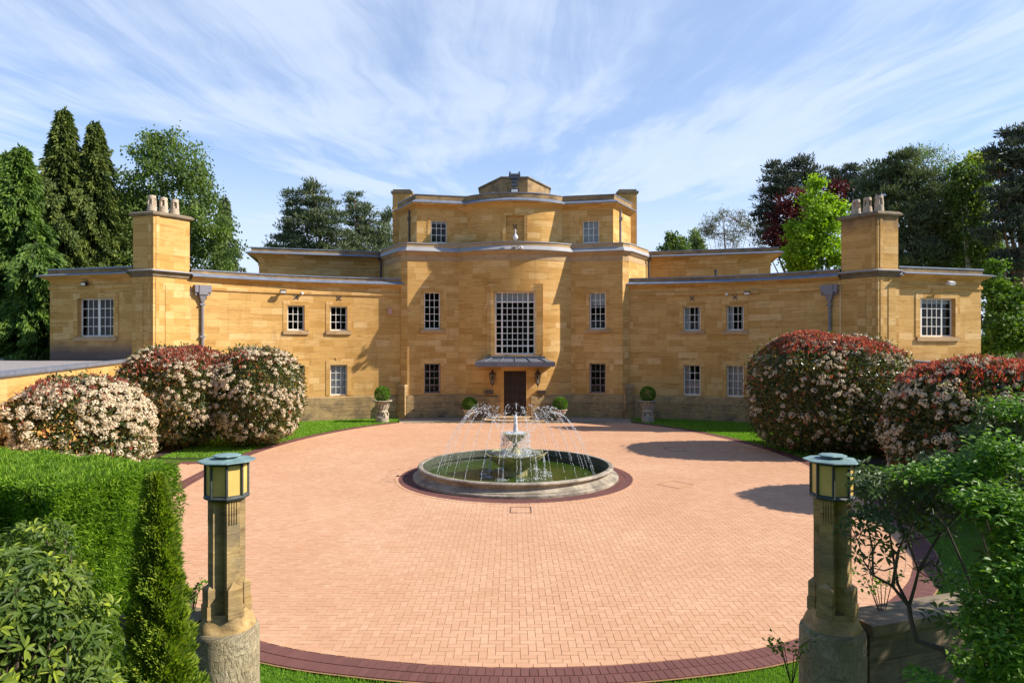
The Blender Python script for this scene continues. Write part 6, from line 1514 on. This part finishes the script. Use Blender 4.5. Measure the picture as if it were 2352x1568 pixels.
# ---- grass blades on the visible strips of lawn
def grass():
    pts = []
    far_poly = None
    x = np.concatenate([rng.uniform(-14, -6.3, 60000), rng.uniform(6.7, 14.5, 60000)]); y = rng.uniform(27, 41, 120000)
    rr = np.hypot(np.abs(x - AX) - WC[0], y - WC[1]); ok = (rr < WR - 0.12)
    ov = [tuple(p) for p in np.array(base_poly)]
    cxo = np.array(ov)
    big = [((px - AX) * 1.045 + AX, (py - 24) * 1.035 + 24) for px, py in ov]
    ok &= ~inside(x, y, big) & ~inside(x, y, [(q[0], q[1]) for q in poly_terr])
    a = np.stack([x[ok], y[ok]], 1)
    x2 = np.concatenate([rng.uniform(-3.6, -0.9, 26000), rng.uniform(1.0, 4.2, 26000), rng.uniform(5.0, 13.0, 30000)]); y2 = np.concatenate([rng.uniform(7.2, 10.6, 52000), rng.uniform(9, 16, 30000)])
    ok = ~inside(x2, y2, big); b = np.stack([x2[ok], y2[ok]], 1)
    p = np.concatenate([a, b]); n = len(p); L = np.concatenate([0.07 + 0.05 * rng.random(len(a)), 0.035 + 0.03 * rng.random(len(b))])
    W = np.concatenate([np.full(len(a), 0.028), np.full(len(b), 0.009)])
    ax = rdir(n) * [0.6, 0.6, 0] + [0, 0, 1.0]; 
    o = leaves('grass', np.column_stack([p, np.full(n, -0.03)]), ax, rdir(n), L, W, 'grass', None); tag(o, 'short mown grass between the forecourt and the house', 'grass', kind='stuff')
poly_terr = poly if False else tp + far
grass()
# bare earth under the shrubs
for s, lst in ((-1, ((-13.0, 29.6, 4.6, 2.6), (-12.7, 20, 2.6, 2.2))), (1, ((13.5, 28.4, 3.6, 2.6), (13.4, 19.6, 3.0, 2.2)))):
    for x, y, a, b in lst:
        m = MB(); m.add([(x + a * math.cos(t) * (1 + .06 * math.sin(5 * t)), y + b * math.sin(t) * (1 + .06 * math.sin(7 * t)), -0.012) for t in np.linspace(0, 2 * math.pi, 41)[:-1]], [tuple(range(40))])
        tag(m.build('flower_bed', 'soil'), 'bare earth bed under the photinia shrubs', 'flower bed', kind='structure')

# ------------------------------------------------------------------ light, sky, camera
SUN_AZ, SUN_EL = rad(85.5), rad(37)
sv = Vector((math.cos(SUN_EL) * math.sin(SUN_AZ), -math.cos(SUN_EL) * math.cos(SUN_AZ), math.sin(SUN_EL)))
ld_ = bpy.data.lights.new('sun', 'SUN'); ld_.energy = 5.0; ld_.angle = rad(0.53); ld_.color = (1.0, 0.93, 0.82)
so = bpy.data.objects.new('sun', ld_); COL.objects.link(so); so.location = (30, -10, 40); so.rotation_euler = (-sv).to_track_quat('-Z', 'Y').to_euler()

W = bpy.data.worlds.new('World'); S.world = W; W.use_nodes = True; W.node_tree.nodes.clear(); t = NT(W.node_tree)
sky = t.n('ShaderNodeTexSky', {'sky_type': 'NISHITA', 'sun_disc': False, 'sun_elevation': SUN_EL, 'sun_rotation': math.pi - SUN_AZ, 'altitude': 50, 'air_density': 1.0, 'dust_density': 0.6, 'ozone_density': 2.2})
tc = t.n('ShaderNodeTexCoord').outputs['Generated']
sx = t.n('ShaderNodeSeparateXYZ', None, Vector=tc)
zc = t.math('MAXIMUM', t.math('SUBTRACT', sx.outputs[2], 0.10), 0.045)
px_ = t.math('DIVIDE', sx.outputs[0], zc); py_ = t.math('DIVIDE', sx.outputs[1], zc)
vec = t.n('ShaderNodeCombineXYZ', None, X=px_, Y=py_, Z=0.0).outputs[0]
wv = t.n('ShaderNodeTexNoise', None, Vector=vec, Scale=0.55, Detail=3.0).outputs[1]
vec2 = t.n('ShaderNodeVectorMath', {'operation': 'MULTIPLY_ADD'}, i0=wv, i1=(0.6, 0.6, 0.0), i2=vec).outputs[0]
vec2 = t.n('ShaderNodeVectorMath', {'operation': 'ADD'}, i0=vec2, i1=(0.15, 0.15, 0.0)).outputs[0]
m1 = t.n('ShaderNodeMapping', None, Vector=vec2, Rotation=(0, 0, rad(7)), Scale=(0.5, 0.10, 1.0), Location=(4.510000, 0.3, 0))
c1 = t.noise(m1.outputs[0], 1.5, 7, 0.55, 0.5)
m2 = t.n('ShaderNodeMapping', None, Vector=vec2, Rotation=(0, 0, rad(-25)), Scale=(0.30, 0.22, 1.0), Location=(4.900000, 1.0, 0))
c2 = t.noise(m2.outputs[0], 1.1, 5, 0.55, 0.4)
m3 = t.n('ShaderNodeMapping', None, Vector=vec2, Rotation=(0, 0, rad(10)), Scale=(1.7, 0.20, 1.0), Location=(5.2, 1.0, 0))
c3 = t.noise(m3.outputs[0], 1.6, 9, 0.66, 0.8)
cl = t.math('ADD', t.math('MULTIPLY', c1, 1.0), t.math('MULTIPLY', c2, 0.75))
cl = t.math('ADD', cl, t.math('MULTIPLY', c3, 0.42))
cl = t.ramp(t.math('MULTIPLY', cl, 0.4608), [(0.33, 0.0), (0.45, 0.36), (0.57, 0.78), (0.70, 1.0)], 'EASE')
cl = t.math('MULTIPLY', cl, t.ramp(sx.outputs[2], [(0.0, 0.95), (0.46, 0.95), (0.60, 0.12), (1.0, 0.05)]))
cl = t.math('MULTIPLY', cl, t.ramp(sx.outputs[1], [(0.0, 0.2), (0.45, 1.0)]))
hazef = t.ramp(sx.outputs[2], [(0.0, 0.90), (0.145, 0.74), (0.21, 0.46), (0.34, 0.08)])
cl = t.math('MAXIMUM', cl, hazef)
skyc = t.mix(1.0, sky.outputs[0], (0.080, 0.106, 0.136, 1), 'MULTIPLY')
col = t.mix(cl, skyc, (0.56, 0.635, 0.76, 1))
bg = t.n('ShaderNodeBackground', None, Color=col, Strength=1.0)
wo = t.n('ShaderNodeOutputWorld'); W.node_tree.links.new(bg.outputs[0], wo.inputs[0])

cam = bpy.data.cameras.new('camera'); cam.lens = 24.0; cam.sensor_width = 36.0; cam.clip_end = 2000
co = bpy.data.objects.new('camera', cam); COL.objects.link(co); co.location = (0, 0, H); co.rotation_euler = (rad(90), 0, 0); S.camera = co
S.view_settings.view_transform = 'Standard'; S.view_settings.look = 'None'; S.view_settings.gamma = 1.0; S.view_settings.exposure = 0.6
S.render.engine = 'CYCLES'
S.cycles.max_bounces = 6; S.cycles.transparent_max_bounces = 12; S.cycles.use_denoising = True
